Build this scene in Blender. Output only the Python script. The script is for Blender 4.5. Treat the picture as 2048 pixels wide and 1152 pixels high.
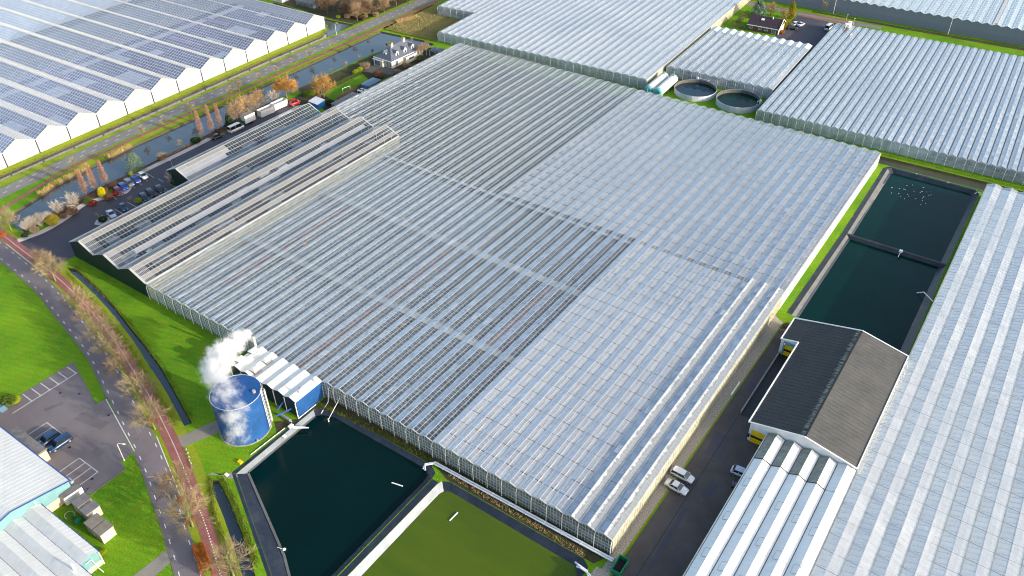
import bpy, math, random
from mathutils import Matrix, Vector, geometry, noise as mnoise
R = math.radians
rnd = random.Random(7)
for o in list(bpy.data.objects): bpy.data.objects.remove(o)
sc = bpy.context.scene
col = sc.collection

# ---------------------------------------------------------------- camera, world, sun, exposure
cam = bpy.data.objects.new('camera', bpy.data.cameras.new('camera'))
col.objects.link(cam)
cam.data.sensor_width = 36; cam.data.lens = 28.842; cam.data.clip_start = 1; cam.data.clip_end = 6000
cr = Vector((0.82258677, 0.56857973, -0.00825209)); cu = Vector((-0.34132864, 0.50531646, 0.79255917)); cd = Vector((-0.45480299, 0.64913201, -0.60973918))
M = Matrix.Identity(4)
for i in range(3):
    M[i][0] = cr[i]; M[i][1] = cu[i]; M[i][2] = -cd[i]
M.translation = (33.993, -76.819, 120.625)
cam.matrix_world = M
sc.camera = cam
SUN_EL, SUN_OFF = 15.0, 7.0            # elevation; azimuth, degrees from +X towards +Y
w = bpy.data.worlds.new('World'); sc.world = w; w.use_nodes = True
nt = w.node_tree; nt.nodes.clear()
sky = nt.nodes.new('ShaderNodeTexSky'); sky.sky_type = 'NISHITA'; sky.sun_disc = False
sky.sun_elevation = R(SUN_EL); sky.sun_rotation = R(90 - SUN_OFF)
sky.air_density = 1.0; sky.dust_density = 2.5; sky.ozone_density = 1.0
bg = nt.nodes.new('ShaderNodeBackground'); bg.inputs[1].default_value = 0.15
wo = nt.nodes.new('ShaderNodeOutputWorld')
nt.links.new(sky.outputs[0], bg.inputs[0]); nt.links.new(bg.outputs[0], wo.inputs[0])
sd = bpy.data.lights.new('sun', 'SUN'); sd.energy = 2.25; sd.angle = R(0.6); sd.color = (1.0, 0.93, 0.82)
sun = bpy.data.objects.new('sun', sd); col.objects.link(sun)
sv = Vector((math.cos(R(SUN_EL)) * math.cos(R(SUN_OFF)), math.cos(R(SUN_EL)) * math.sin(R(SUN_OFF)), math.sin(R(SUN_EL))))
sun.rotation_euler = sv.to_track_quat('Z', 'Y').to_euler(); sun.location = (0, 0, 200)
vs = sc.view_settings
vs.view_transform = 'Standard'; vs.look = 'None'; vs.gamma = 1; vs.exposure = 1.36; vs.use_curve_mapping = False
try:
    sc.cycles.pixel_filter_type = 'BLACKMAN_HARRIS'; sc.cycles.filter_width = 1.05
    sc.cycles.max_bounces = 8; sc.cycles.transparent_max_bounces = 12; sc.cycles.diffuse_bounces = 3
    sc.cycles.glossy_bounces = 3; sc.cycles.volume_bounces = 5; sc.cycles.caustics_reflective = False; sc.cycles.caustics_refractive = False
except Exception: pass

# ---------------------------------------------------------------- helpers
MATS = {}
class N:
    def __init__(s, name):
        s.m = bpy.data.materials.new(name); s.m.use_nodes = True
        s.t = s.m.node_tree; s.t.nodes.clear()
        s.out = s.t.nodes.new('ShaderNodeOutputMaterial')
        MATS[name] = s.m
    def n(s, typ, **kw):
        x = s.t.nodes.new('ShaderNode' + typ)
        for k, v in kw.items(): setattr(x, k, v)
        return x
    def l(s, a, b): s.t.links.new(a, b)
    def noise(s, scale, detail=4, rough=.6, vec=None, coord='Object'):
        if vec is None:
            vec = s.n('NewGeometry').outputs['Position'] if coord == 'World' else s.n('TexCoord').outputs[coord]
        x = s.n('TexNoise'); s.l(vec, x.inputs['Vector'])
        x.inputs['Scale'].default_value = scale; x.inputs['Detail'].default_value = detail; x.inputs['Roughness'].default_value = rough
        return x.outputs[0]
    def ramp(s, fac, stops):
        x = s.n('ValToRGB'); e = x.color_ramp.elements
        while len(e) < len(stops): e.new(0.5)
        for i, (p, c) in enumerate(stops):
            e[i].position = p; e[i].color = (*c, 1) if len(c) == 3 else c
        s.l(fac, x.inputs[0]); return x.outputs[0]
    def mix(s, fac, a, b, mode='MIX'):
        x = s.n('MixRGB', blend_type=mode)
        for i, v in enumerate((fac, a, b)):
            if hasattr(v, 'links'): s.l(v, x.inputs[i])
            elif isinstance(v, (int, float)): x.inputs[i].default_value = v
            else: x.inputs[i].default_value = (*v, 1)
        return x.outputs[0]
    def math(s, op, a, b=0.0, clamp=False):
        x = s.n('Math', operation=op); x.use_clamp = clamp
        for i, v in enumerate((a, b)):
            if hasattr(v, 'links'): s.l(v, x.inputs[i])
            else: x.inputs[i].default_value = v
        return x.outputs[0]
    def bsdf(s, color, rough=.6, spec=.5, metal=0, bump=None, bs=.3, bd=.05, coat=0):
        b = s.n('BsdfPrincipled')
        if hasattr(color, 'links'): s.l(color, b.inputs['Base Color'])
        else: b.inputs['Base Color'].default_value = (*color, 1)
        if hasattr(rough, 'links'): s.l(rough, b.inputs['Roughness'])
        else: b.inputs['Roughness'].default_value = rough
        b.inputs['Specular IOR Level'].default_value = spec; b.inputs['Metallic'].default_value = metal
        b.inputs['Coat Weight'].default_value = coat
        if bump is not None:
            bp = s.n('Bump'); bp.inputs['Strength'].default_value = bs; bp.inputs['Distance'].default_value = bd
            s.l(bump, bp.inputs['Height']); s.l(bp.outputs[0], b.inputs['Normal'])
        return b
    def done(s, sh): s.l(sh.outputs[0], s.out.inputs['Surface']); return s.m

def plain(name, c, rough=.6, var=.25, scale=1.5, spec=.4, metal=0, bump=0, coat=0, dirt=None):
    """painted / weathered surface: base colour broken up by two sizes of noise"""
    k = N(name)
    c2 = tuple(x * (1 - var) for x in c)
    cc = k.mix(k.ramp(k.noise(scale, 5), [(.35, (0, 0, 0)), (.65, (1, 1, 1))]), c2, c)
    if dirt: cc = k.mix(k.math('MULTIPLY', k.ramp(k.noise(scale * .37, 6, .7), [(.5, (0, 0, 0)), (.72, (1, 1, 1))]), dirt[3]), cc, dirt[:3])
    return k.done(k.bsdf(cc, rough, spec, metal, k.noise(scale * 6, 3) if bump else None, bump, .05, coat))

def glass(name, tint=(.7, .76, .78), dirt=.12, dcol=(.75, .8, .82), rough=.04, var=.5, scale=.35, refl=1.0, streak=0):
    """one thin pane of greenhouse glass: clear part, mirror part by Schlick, and a diffuse film: dirt, condensation, painted sky sheen"""
    k = N(name)
    lw = k.n('LayerWeight'); lw.inputs[0].default_value = .5
    f = k.math('MULTIPLY', k.math('POWER', lw.outputs['Facing'], 3.1), .95 * refl)
    f = k.math('ADD', f, .06 * refl, True)
    tr = k.n('BsdfTransparent'); tr.inputs[0].default_value = (*tint, 1)
    df = k.n('BsdfDiffuse'); df.inputs[0].default_value = (*dcol, 1)
    nz = k.noise(scale, 6, .65, coord='World')
    big = k.ramp(k.noise(.028, 5, .6, coord='World'), [(.36, (.55,) * 3), (.64, (1.5,) * 3)])
    d = k.math('MULTIPLY', k.math('MULTIPLY', k.ramp(nz, [(.3, (1 - var,) * 3), (.7, (1 + var,) * 3)]), big), dirt, True)
    m1 = k.n('MixShader'); k.l(d, m1.inputs[0]); k.l(tr.outputs[0], m1.inputs[1]); k.l(df.outputs[0], m1.inputs[2])
    gl = k.n('BsdfGlossy'); gl.inputs[0].default_value = (.97, .98, 1, 1); gl.inputs['Roughness'].default_value = rough
    bp = k.n('Bump'); bp.inputs['Strength'].default_value = .04; bp.inputs['Distance'].default_value = .05
    k.l(k.noise(.9, 3, .5, coord='World'), bp.inputs['Height']); k.l(bp.outputs[0], gl.inputs['Normal'])
    m2 = k.n('MixShader'); k.l(f, m2.inputs[0]); k.l(m1.outputs[0], m2.inputs[1]); k.l(gl.outputs[0], m2.inputs[2])
    return k.done(m2)

class MB:
    def __init__(s): s.v = []; s.f = []; s.mi = []
    def poly(s, pts, mi=0):
        n = len(s.v); s.v += [tuple(p) for p in pts]; s.f.append(tuple(range(n, n + len(pts)))); s.mi.append(mi)
    def box(s, x0, y0, z0, x1, y1, z1, mi=0, bottom=True):
        n = len(s.v)
        s.v += [(x0, y0, z0), (x1, y0, z0), (x1, y1, z0), (x0, y1, z0), (x0, y0, z1), (x1, y0, z1), (x1, y1, z1), (x0, y1, z1)]
        fs = [(4, 5, 6, 7), (0, 1, 5, 4), (1, 2, 6, 5), (2, 3, 7, 6), (3, 0, 4, 7)] + ([(3, 2, 1, 0)] if bottom else [])
        for f in fs: s.f.append(tuple(n + i for i in f)); s.mi.append(mi)
    def bar(s, p, q, wd, h, up=(0, 0, 1), mi=0, ends=True, bottom=False):
        """bar from p to q, its lower face on the line p-q, width wd, height h along up"""
        p = Vector(p); q = Vector(q); d = (q - p).normalized(); up = Vector(up)
        sd_ = d.cross(up).normalized() * wd / 2; u = sd_.cross(d).normalized() * h
        n = len(s.v)
        s.v += [tuple(x) for x in (p - sd_, p + sd_, p + sd_ + u, p - sd_ + u, q - sd_, q + sd_, q + sd_ + u, q - sd_ + u)]
        fs = [(3, 2, 6, 7), (1, 5, 6, 2), (4, 0, 3, 7)]
        if ends: fs += [(0, 1, 2, 3), (5, 4, 7, 6)]
        if bottom: fs += [(0, 4, 5, 1)]
        for f in fs: s.f.append(tuple(n + i for i in f)); s.mi.append(mi)
    def tube(s, pts, r, n=8, mi=0, caps=True):
        pts = [Vector(p) for p in pts]; rs = r if isinstance(r, (list, tuple)) else [r] * len(pts)
        base = len(s.v)
        for i, p in enumerate(pts):
            d = (pts[min(i + 1, len(pts) - 1)] - pts[max(i - 1, 0)]).normalized()
            a = d.cross(Vector((0, 0, 1)) if abs(d.z) < .95 else Vector((1, 0, 0))).normalized(); b = d.cross(a)
            for j in range(n):
                t = 2 * math.pi * j / n
                s.v.append(tuple(p + (a * math.cos(t) + b * math.sin(t)) * rs[i]))
        for i in range(len(pts) - 1):
            for j in range(n):
                j2 = (j + 1) % n
                s.f.append((base + i * n + j, base + i * n + j2, base + (i + 1) * n + j2, base + (i + 1) * n + j)); s.mi.append(mi)
        if caps:
            s.f.append(tuple(base + j for j in range(n))[::-1]); s.mi.append(mi)
            s.f.append(tuple(base + (len(pts) - 1) * n + j for j in range(n))); s.mi.append(mi)
    def cyl(s, x, y, z0, z1, r, n=16, mi=0, r1=None): s.tube([(x, y, z0), (x, y, z1)], [r, r if r1 is None else r1], n, mi)
    def tri(s, a, b, c, mi=0): s.poly((a, b, c), mi)
    def twig(s, p, q, r0, r1, mi=0):
        p = Vector(p); q = Vector(q); d = (q - p).normalized()
        a = d.cross(Vector((.3, .5, .8))).normalized(); b = d.cross(a); n = len(s.v)
        for c, r in ((p, r0), (q, r1)):
            for j in range(3):
                t = 2.0944 * j; s.v.append(tuple(c + (a * math.cos(t) + b * math.sin(t)) * r))
        for j in range(3):
            k = (j + 1) % 3; s.f.append((n + j, n + k, n + 3 + k, n + 3 + j)); s.mi.append(mi)
    def leaf(s, c, size, rn, mi=0, up=.0):
        a = Vector((rn.gauss(0, 1), rn.gauss(0, 1), rn.gauss(0, 1) + up)).normalized()
        b = a.cross(Vector((rn.gauss(0, 1), rn.gauss(0, 1), rn.gauss(0, 1)))).normalized(); c = Vector(c)
        s.poly((c - a * size, c + b * size * .6, c + a * size, c - b * size * .6), mi)
    def mesh(s, name, mats, smooth=False):
        me = bpy.data.meshes.new(name); me.from_pydata(s.v, [], s.f)
        ms = mats if isinstance(mats, (list, tuple)) else [mats]
        for m in ms: me.materials.append(MATS[m] if isinstance(m, str) else m)
        if len(ms) > 1: me.polygons.foreach_set('material_index', s.mi)
        if smooth: me.polygons.foreach_set('use_smooth', [True] * len(s.f))
        me.update(); return me
    def build(s, name, mats, parent=None, smooth=False):
        return put(name, s.mesh(name, mats, smooth), parent)

def put(name, me, parent=None, loc=None, stuff=False):
    o = bpy.data.objects.new(name, me); col.objects.link(o)
    if parent is not None: o.parent = parent
    if loc: o.location = loc
    if stuff: o['kind'] = 'stuff'
    return o
def tag(o, label, cat, group=None, kind=None):
    o['label'] = label; o['category'] = cat
    if group: o['group'] = group
    if kind: o['kind'] = kind
    return o
def thing(name, label, cat, loc=(0, 0, 0), rz=0, group=None, kind=None):
    o = bpy.data.objects.new(name, None); col.objects.link(o); o.empty_display_size = .3
    o.location = loc; o.rotation_euler = (0, 0, rz)
    return tag(o, label, cat, group, kind)
def structure(name, mb, mats, parent=None):
    o = mb.build(name, mats, parent)
    if parent is None: o['kind'] = 'structure'
    return o
def dup(root, loc, rz, label, scale=None, group=None):
    r = root.copy(); col.objects.link(r); r.location = loc; r.rotation_euler = (0, 0, rz); r['label'] = label
    if group: r['group'] = group
    if scale: r.scale = scale if isinstance(scale, tuple) else (scale,) * 3
    for ch in list(root.children):
        c = ch.copy(); col.objects.link(c); c.parent = r
        for g in ch.children:
            d = g.copy(); col.objects.link(d); d.parent = c
    return r
ORD = ['first', 'second', 'third', 'fourth', 'fifth', 'sixth', 'seventh', 'eighth', 'ninth', 'tenth', 'eleventh', 'twelfth', 'thirteenth', 'fourteenth', 'fifteenth', 'sixteenth', 'seventeenth', 'eighteenth', 'nineteenth', 'twentieth']
def resample(pts, n):
    P = [Vector((*p, 0)) for p in pts]; L = [0]
    for a, b in zip(P, P[1:]): L.append(L[-1] + (b - a).length)
    out = []
    for i in range(n):
        t = L[-1] * i / (n - 1); k = 0
        while k < len(L) - 2 and L[k + 1] < t: k += 1
        f = (t - L[k]) / max(1e-9, L[k + 1] - L[k]); out.append(P[k].lerp(P[k + 1], f))
    return out
def smoothline(pts, n):
    """Catmull-Rom through the points, then even spacing"""
    o = []
    for i in range(len(pts) - 1):
        p0 = Vector(pts[max(i - 1, 0)]); p1 = Vector(pts[i]); p2 = Vector(pts[i + 1]); p3 = Vector(pts[min(i + 2, len(pts) - 1)])
        for k in range(6):
            t = k / 6
            o.append(tuple(.5 * (2 * p1 + (p2 - p0) * t + (2 * p0 - 5 * p1 + 4 * p2 - p3) * t * t + (3 * p1 - p0 - 3 * p2 + p3) * t ** 3)))
    o.append(pts[-1]); return resample(o, n)
def ribbon(mb, Lp, Rp, z, n=60, mi=0):
    a = smoothline(Lp, n); b = smoothline(Rp, n)
    for i in range(n - 1): mb.poly([(a[i].x, a[i].y, z), (b[i].x, b[i].y, z), (b[i + 1].x, b[i + 1].y, z), (a[i + 1].x, a[i + 1].y, z)], mi)
def offset_line(pts, d, n=120):
    P = smoothline(pts, n); o = []
    for i in range(n):
        t = (P[min(i + 1, n - 1)] - P[max(i - 1, 0)]).normalized(); o.append(P[i] + Vector((-t.y, t.x, 0)) * d)
    return o
def dashes(mb, pts, off, dash, gap, wd, z, start=0.0):
    P = offset_line(pts, off, 240); s = -start; on = False; acc = []
    L = 0
    for i in range(len(P) - 1):
        seg = (P[i + 1] - P[i]); l = seg.length; t = 0
        steps = max(1, int(l / .1))
        for k in range(steps):
            q = P[i] + seg * (k / steps); c = (L + l * k / steps + start) % (dash + gap)
            if c < dash: acc.append(q)
            elif len(acc) > 1:
                d = (acc[-1] - acc[0]).normalized(); sd_ = Vector((-d.y, d.x, 0)) * wd / 2; e = acc[0] + d * dash
                mb.poly([(*(acc[0] - sd_).xy, z), (*(e - sd_).xy, z), (*(e + sd_).xy, z), (*(acc[0] + sd_).xy, z)]); acc = []
            else: acc = []
        L += l
def line(mb, p, q, wd, z):
    p = Vector((*p, 0)); q = Vector((*q, 0)); d = (q - p).normalized(); s = Vector((-d.y, d.x, 0)) * wd / 2
    mb.poly([(*(p - s).xy, z), (*(q - s).xy, z), (*(q + s).xy, z), (*(p + s).xy, z)])

# ---------------------------------------------------------------- materials
def mk_grass(name, a, b, c, sc1=.06, sc2=1.2):
    k = N(name)
    base = k.mix(k.ramp(k.noise(sc1, 5, .6, coord='World'), [(.36, (0, 0, 0)), (.64, (1, 1, 1))]), a, b)
    base = k.mix(k.math('MULTIPLY', k.ramp(k.noise(sc2 * .35, 5, .75, coord='World'), [(.47, (0, 0, 0)), (.7, (1, 1, 1))]), .75), base, c)
    if name == 'grass':
        wv = k.n('TexWave'); mp = k.n('Mapping'); k.l(k.n('NewGeometry').outputs['Position'], mp.inputs['Vector']); mp.inputs['Rotation'].default_value = (0, 0, -.3); k.l(mp.outputs[0], wv.inputs['Vector']); wv.bands_direction = 'Y'; wv.inputs['Scale'].default_value = .22; wv.inputs['Distortion'].default_value = 2.5; wv.inputs['Detail'].default_value = 3
        base = k.mix(.2, base, k.ramp(wv.outputs[1], [(.2, (.74, .80, .8)), (.8, (1.2, 1.15, 1.1))]), 'MULTIPLY')
        base = k.mix(k.math('MULTIPLY', k.ramp(k.noise(.17, 6, .75, coord='World'), [(.60, (0, 0, 0)), (.74, (1, 1, 1))]), .55), base, (.13, .13, .03))
    fine = k.noise(sc2 * 2.6, 4, .8, coord='World')
    base = k.mix(.62, base, k.ramp(fine, [(.3, (.42, .42, .42)), (.7, (1.75, 1.75, 1.75))]), 'MULTIPLY')
    return k.done(k.bsdf(base, .9, .15, 0, fine, .9, .25))
mk_grass('grass', (.075, .205, .006), (.150, .300, .008), (.175, .235, .012))
mk_grass('verge_grass', (.16, .24, .012), (.24, .30, .015), (.30, .25, .04), .12, 1.5)
mk_grass('rough_meadow', (.12, .14, .02), (.22, .19, .04), (.26, .17, .06), .1, 1.0)
mk_grass('soil', (.045, .038, .025), (.075, .062, .035), (.06, .085, .015), .2, 1.5)
mk_grass('garden_bed', (.07, .035, .025), (.13, .07, .045), (.17, .12, .08), .35, 2)
def mk_asphalt(name, a, b, wet=.0):
    k = N(name)
    n1 = k.noise(.09, 5, .65, coord='World'); n2 = k.noise(5.5, 3, .8, coord='World')
    c = k.mix(k.ramp(n1, [(.35, (0, 0, 0)), (.65, (1, 1, 1))]), a, b)
    c = k.mix(.45, c, k.ramp(n2, [(.3, (.55, .55, .55)), (.7, (1.45, 1.45, 1.45))]), 'MULTIPLY')
    c = k.mix(k.math('MULTIPLY', k.ramp(k.noise(.5, 4, .7, coord='World'), [(.6, (0, 0, 0)), (.75, (1, 1, 1))]), .35), c, tuple(x * .5 for x in a))
    r = k.ramp(n1, [(.3, (.85 - wet,) * 3), (.7, (.9,) * 3)])
    return k.done(k.bsdf(c, r, .3, 0, n2, .25, .03))
mk_asphalt('asphalt', (.150, .128, .135), (.195, .168, .172))
mk_asphalt('asphalt_dark', (.060, .052, .050), (.110, .096, .090), .25)
mk_asphalt('asphalt_lot', (.050, .048, .062), (.082, .076, .094), .35)
mk_asphalt('asphalt_patch', (.120, .103, .110), (.160, .138, .143))
mk_asphalt('asphalt_grey', (.17, .16, .155), (.22, .21, .20))
mk_asphalt('concrete_path', (.20, .18, .15), (.27, .25, .21))
k = N('red_paving')
br = k.n('TexBrick'); k.l(k.n('NewGeometry').outputs['Position'], br.inputs['Vector']); br.inputs['Scale'].default_value = 3.3
br.inputs['Color1'].default_value = (.28, .095, .085, 1); br.inputs['Color2'].default_value = (.35, .14, .12, 1); br.inputs['Mortar'].default_value = (.20, .09, .08, 1)
br.inputs['Mortar Size'].default_value = .03
k.done(k.bsdf(k.mix(.5, br.outputs[0], k.ramp(k.noise(.4, 5, coord='World'), [(.3, (.6, .6, .6)), (.7, (1.35, 1.35, 1.35))]), 'MULTIPLY'), .85, .2))
k = N('gravel')
nz = k.noise(4.0, 3, .8, coord='World')
k.done(k.bsdf(k.ramp(nz, [(.3, (.12, .10, .08)), (.5, (.36, .31, .25)), (.72, (.62, .56, .48))]), .9, .2, 0, nz, .8, .08))
k = N('white_gravel')
nz = k.noise(3.5, 3, .8, coord='World')
k.done(k.bsdf(k.ramp(nz, [(.3, (.30, .26, .25)), (.6, (.62, .56, .53)), (.75, (.75, .7, .66))]), .9, .2, 0, nz, .7, .08))
plain('road_paint', (.78, .78, .76), .6, .15, 3, dirt=(.35, .33, .32, .5))
plain('kerb', (.20, .18, .16), .85, .3, 2)
def mk_water(name, c, rough=.06, wave=.25, scale=1.2, spec=.5):
    k = N(name)
    cc = k.mix(k.ramp(k.noise(.05, 4, .6, coord='World'), [(.3, (0, 0, 0)), (.7, (1, 1, 1))]), tuple(x * .8 for x in c), tuple(x * 1.15 for x in c))
    return k.done(k.bsdf(cc, rough, spec, 0, k.noise(scale, 3, .6, coord='World'), wave, .05))
mk_water('pond_water_dark', (.0002, .012, .0115), .12, .2, 1.2, .14)
mk_water('pond_water_teal', (.0004, .022, .018), .16, .3, 1.2, .14)
mk_water('pond_water_green', (.105, .155, .003), .25, .10, 1.2, .35)
mk_water('canal_water', (.035, .048, .052), .05, .05, 1.0, 1.0)
mk_water('pale_water', (.09, .105, .085), .05, .04, 1.0, 1.0)  # base colour lightened to carry the reflection of the white gable wall
mk_water('ditch_water', (.018, .032, .045), .05, .08, 1.0, .8)
mk_water('brown_water', (.065, .068, .04), .08, .15, 1.0, .5)
mk_water('tank_water', (.001, .022, .040), .06, .06, 1.0, .4)
plain('liner_black', (.020, .026, .042), .42, .35, .8, .5, dirt=(.06, .07, .08, .5))
plain('liner_grey', (.165, .165, .16), .7, .25, .6, .3, dirt=(.10, .10, .095, .6))
plain('liner_white', (.42, .44, .46), .6, .25, .5, .3, dirt=(.35, .37, .38, .5))
plain('liner_pale', (.22, .25, .28), .6, .25, .5, .3, dirt=(.12, .14, .16, .5))
plain('timber_edge', (.10, .075, .05), .9, .4, 3)
plain('hall_bar', (.37, .38, .39), .5, .15, .8)
plain('white_bar', (.52, .52, .51), .5, .12, .8)
plain('slim_bar', (.44, .46, .47), .5, .15, .8)
plain('mid_bar', (.46, .48, .48), .5, .15, .8)
plain('alu_bar', (.50, .53, .55), .4, .2, .8, .5)
plain('grey_bar', (.35, .37, .38), .5, .2, .8, .5)
plain('white_post', (.80, .80, .76), .5, .15, 1)
plain('gutter_white', (.66, .66, .60), .6, .3, .5, dirt=(.25, .22, .15, .55))
plain('gutter_dark', (.045, .05, .055), .6, .3, .6)
plain('dark_seam', (.05, .06, .075), .7, .3, .6)
def mk_screen(name, a, b, scale=.5):
    k = N(name)
    c = k.mix(k.ramp(k.noise(scale, 5, .6, coord='World'), [(.3, (0, 0, 0)), (.7, (1, 1, 1))]), a, b)
    return k.done(k.bsdf(c, .8, .2))
mk_screen('screen_white', (.56, .59, .63), (.72, .75, .79), .3)
mk_screen('screen_grey', (.38, .42, .48), (.56, .60, .66), .35)
mk_screen('walk_grey', (.36, .40, .43), (.50, .54, .57), .5)
mk_screen('hall_screen', (.21, .22, .25), (.27, .28, .31), .4)
mk_screen('screen_bright', (.70, .72, .70), (.82, .84, .82), .3)
def mk_crop(name, a, b, c, s=.8):
    k = N(name)
    x = k.ramp(k.noise(s, 6, .75, coord='World'), [(.32, a), (.52, b), (.72, c)])
    wv = k.n('TexWave'); wv.bands_direction = 'X'; k.l(k.n('NewGeometry').outputs['Position'], wv.inputs['Vector']); wv.inputs['Scale'].default_value = .32; wv.inputs['Distortion'].default_value = .8
    x = k.mix(.5, x, k.ramp(wv.outputs[1], [(.2, (.5, .5, .5)), (.8, (1.3, 1.3, 1.3))]), 'MULTIPLY')
    return k.done(k.bsdf(x, .9, .1))
mk_crop('crop_slate', (.085, .115, .135), (.165, .205, .225), (.34, .38, .40), .9)
mk_crop('crop_dark', (.045, .06, .055), (.11, .125, .115), (.28, .28, .265), 1.2)
mk_crop('crop_blue', (.16, .215, .26), (.28, .34, .39), (.50, .54, .57), .9)
mk_crop('crop_violet', (.03, .05, .14), (.085, .11, .25), (.26, .24, .42), .35)
mk_crop('crop_hall', (.012, .022, .035), (.03, .045, .065), (.10, .11, .12), 1.2)
mk_crop('flower_pink', (.24, .19, .21), (.38, .29, .30), (.50, .42, .42), .4)
mk_crop('flower_magenta', (.22, .13, .34), (.36, .22, .48), (.46, .34, .56), .5)
glass('glass_clear', (.92, .95, .96), .02, (.75, .82, .88), .05, .6, refl=1.25)
glass('glass_hazy', (.84, .89, .93), .14, (.62, .70, .80), .07, .45, refl=1.3)
glass('glass_pale', (.90, .92, .93), .13, (.72, .75, .80), .10, .35, refl=1.3)
glass('glass_milky', (.92, .94, .95), .26, (.76, .79, .82), .16, .3, refl=1.25)
glass('glass_sky_sheen', (.88, .91, .94), .40, (.78, .82, .89), .09, .4, refl=1.4)  # pale diffuse film paints the bright horizon sky mirrored on the left slopes
glass('glass_white', (.92, .93, .93), .30, (.74, .74, .74), .2, .25)
glass('glass_frost', (.86, .91, .96), .35, (.76, .84, .94), .10, .3, refl=1.2)
glass('glass_wash', (.5, .5, .5), .90, (.86, .86, .83), .3, .12)
glass('glass_gable', (.60, .68, .66), .34, (.42, .48, .45), .08, .45, .8)
glass('gable_pale', (.75, .8, .84), .62, (.50, .57, .62), .1, .35, .7)
glass('glass_violet', (.90, .92, .97), .16, (.66, .74, .95), .05, .6, refl=1.3)
def mk_blotch(name):
    """white shading paint that has worn off in ragged patches near the gutter"""
    k = N(name)
    tc = k.n('TexCoord'); sx = k.n('SeparateXYZ'); k.l(tc.outputs['Object'], sx.inputs[0])
    mp = k.n('Mapping'); k.l(tc.outputs['Object'], mp.inputs['Vector']); mp.inputs['Scale'].default_value = (.4, 1.0, .4)
    nz = k.noise(1.1, 4, .6, mp.outputs[0])
    e = k.math('SUBTRACT', k.math('ADD', sx.outputs[0], k.math('MULTIPLY', nz, 2.2)), 3.05)
    fac = k.ramp(e, [(.0, (1, 1, 1)), (.08, (0, 0, 0))])
    fac = k.math('MULTIPLY', fac, .95)
    a = k.bsdf((.24, .26, .28), .3, .5); b = k.bsdf((.52, .53, .525), .7, .3)
    m = k.n('MixShader'); k.l(fac, m.inputs[0]); k.l(a.outputs[0], m.inputs[1]); k.l(b.outputs[0], m.inputs[2])
    return k.done(m)
mk_blotch('shading_paint')
plain('wall_cream', (.46, .44, .33), .6, .35, .8, dirt=(.30, .28, .14, .55))
plain('wall_white', (.60, .60, .59), .6, .06, .6)
plain('cream_gable', (.40, .40, .385), .5, .25, 1.2, dirt=(.28, .29, .23, .5))
plain('wall_green', (.006, .028, .024), .55, .4, .5)
plain('concrete', (.36, .34, .31), .85, .3, .8)
plain('concrete_dark', (.12, .115, .105), .85, .35, .8)
plain('blue_paint', (.016, .080, .255), .55, .3, .35, .2, dirt=(.02, .11, .33, .5))
plain('blue_wall_shaded', (.006, .022, .055), .5, .2, .5)  # darker copy of the blue: shade on gables and left wall put into colour
plain('white_roof', (.80, .80, .76), .5, .06, .4, .4, dirt=(.62, .60, .55, .5))
plain('mossy_roof', (.30, .31, .26), .8, .35, 1.1, dirt=(.16, .19, .10, .7))
def mk_black_roof():
    k = N('fibre_roof')
    p = k.n('NewGeometry').outputs['Position']; sx = k.n('SeparateXYZ'); k.l(p, sx.inputs[0])
    c = k.mix(k.ramp(k.noise(.25, 6, .65, coord='World'), [(.35, (0, 0, 0)), (.65, (1, 1, 1))]), (.082, .082, .079), (.112, .110, .105))
    mp = k.n('Mapping'); k.l(p, mp.inputs['Vector']); mp.inputs['Scale'].default_value = (.5, 4.0, 1)
    st = k.noise(1.0, 5, .7, mp.outputs[0])
    # lichen under the ridge, thinning out downhill on the cool side
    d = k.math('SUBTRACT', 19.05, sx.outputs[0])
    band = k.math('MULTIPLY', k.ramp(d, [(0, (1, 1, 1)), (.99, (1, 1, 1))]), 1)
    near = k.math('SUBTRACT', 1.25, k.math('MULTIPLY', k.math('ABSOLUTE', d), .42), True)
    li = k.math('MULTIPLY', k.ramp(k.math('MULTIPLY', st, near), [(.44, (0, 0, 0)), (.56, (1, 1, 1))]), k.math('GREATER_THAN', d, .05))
    c = k.mix(k.math('MULTIPLY', k.math('LESS_THAN', d, 40), k.math('MULTIPLY', k.math('GREATER_THAN', d, 0), .72)), c, (.022, .027, .033))  # left slope darkened: its shade, with damp and moss, put into the colour
    c = k.mix(k.math('MULTIPLY', li, .7), c, (.34, .36, .26))
    c = k.mix(.5, c, k.ramp(k.noise(1.0, 5, .8, mp.outputs[0]), [(.3, (.6, .6, .6)), (.7, (1.4, 1.4, 1.4))]), 'MULTIPLY')
    wv = k.n('TexWave'); wv.bands_direction = 'Y'; k.l(p, wv.inputs['Vector']); wv.inputs['Scale'].default_value = 1.7
    return k.done(k.bsdf(c, .75, .3, 0, wv.outputs[1], .4, .05))
mk_black_roof()
plain('white_cladding', (.74, .76, .78), .5, .1, .6)
plain('yellow_door', (.80, .55, .01), .5, .1, .8)
plain('black_trim', (.02, .02, .022), .5, .3, 1)
plain('dark_window', (.02, .03, .04), .1, .3, .5, .6)
plain('window_glass', (.10, .16, .18), .08, .4, .6, .7)
plain('roof_white', (.60, .61, .60), .55, .10, .5, .3, dirt=(.50, .49, .46, .5))
plain('teal_cladding', (.15, .30, .325), .5, .15, .8)
plain('cream_brick', (.62, .52, .36), .85, .2, 2.5)
plain('blue_trim', (.015, .07, .28), .4, .2, 1)
plain('slate_roof', (.10, .115, .15), .5, .25, 1.5, .5)
plain('brown_roof', (.050, .030, .040), .7, .3, 1.5)
plain('brick_wall', (.16, .085, .065), .85, .35, 3)
plain('cream_wall', (.60, .54, .44), .8, .15, 1)
plain('white_paint', (.80, .80, .78), .5, .1, 1)
plain('flat_roof', (.20, .19, .19), .85, .4, .9, dirt=(.10, .09, .085, .7))
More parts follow.
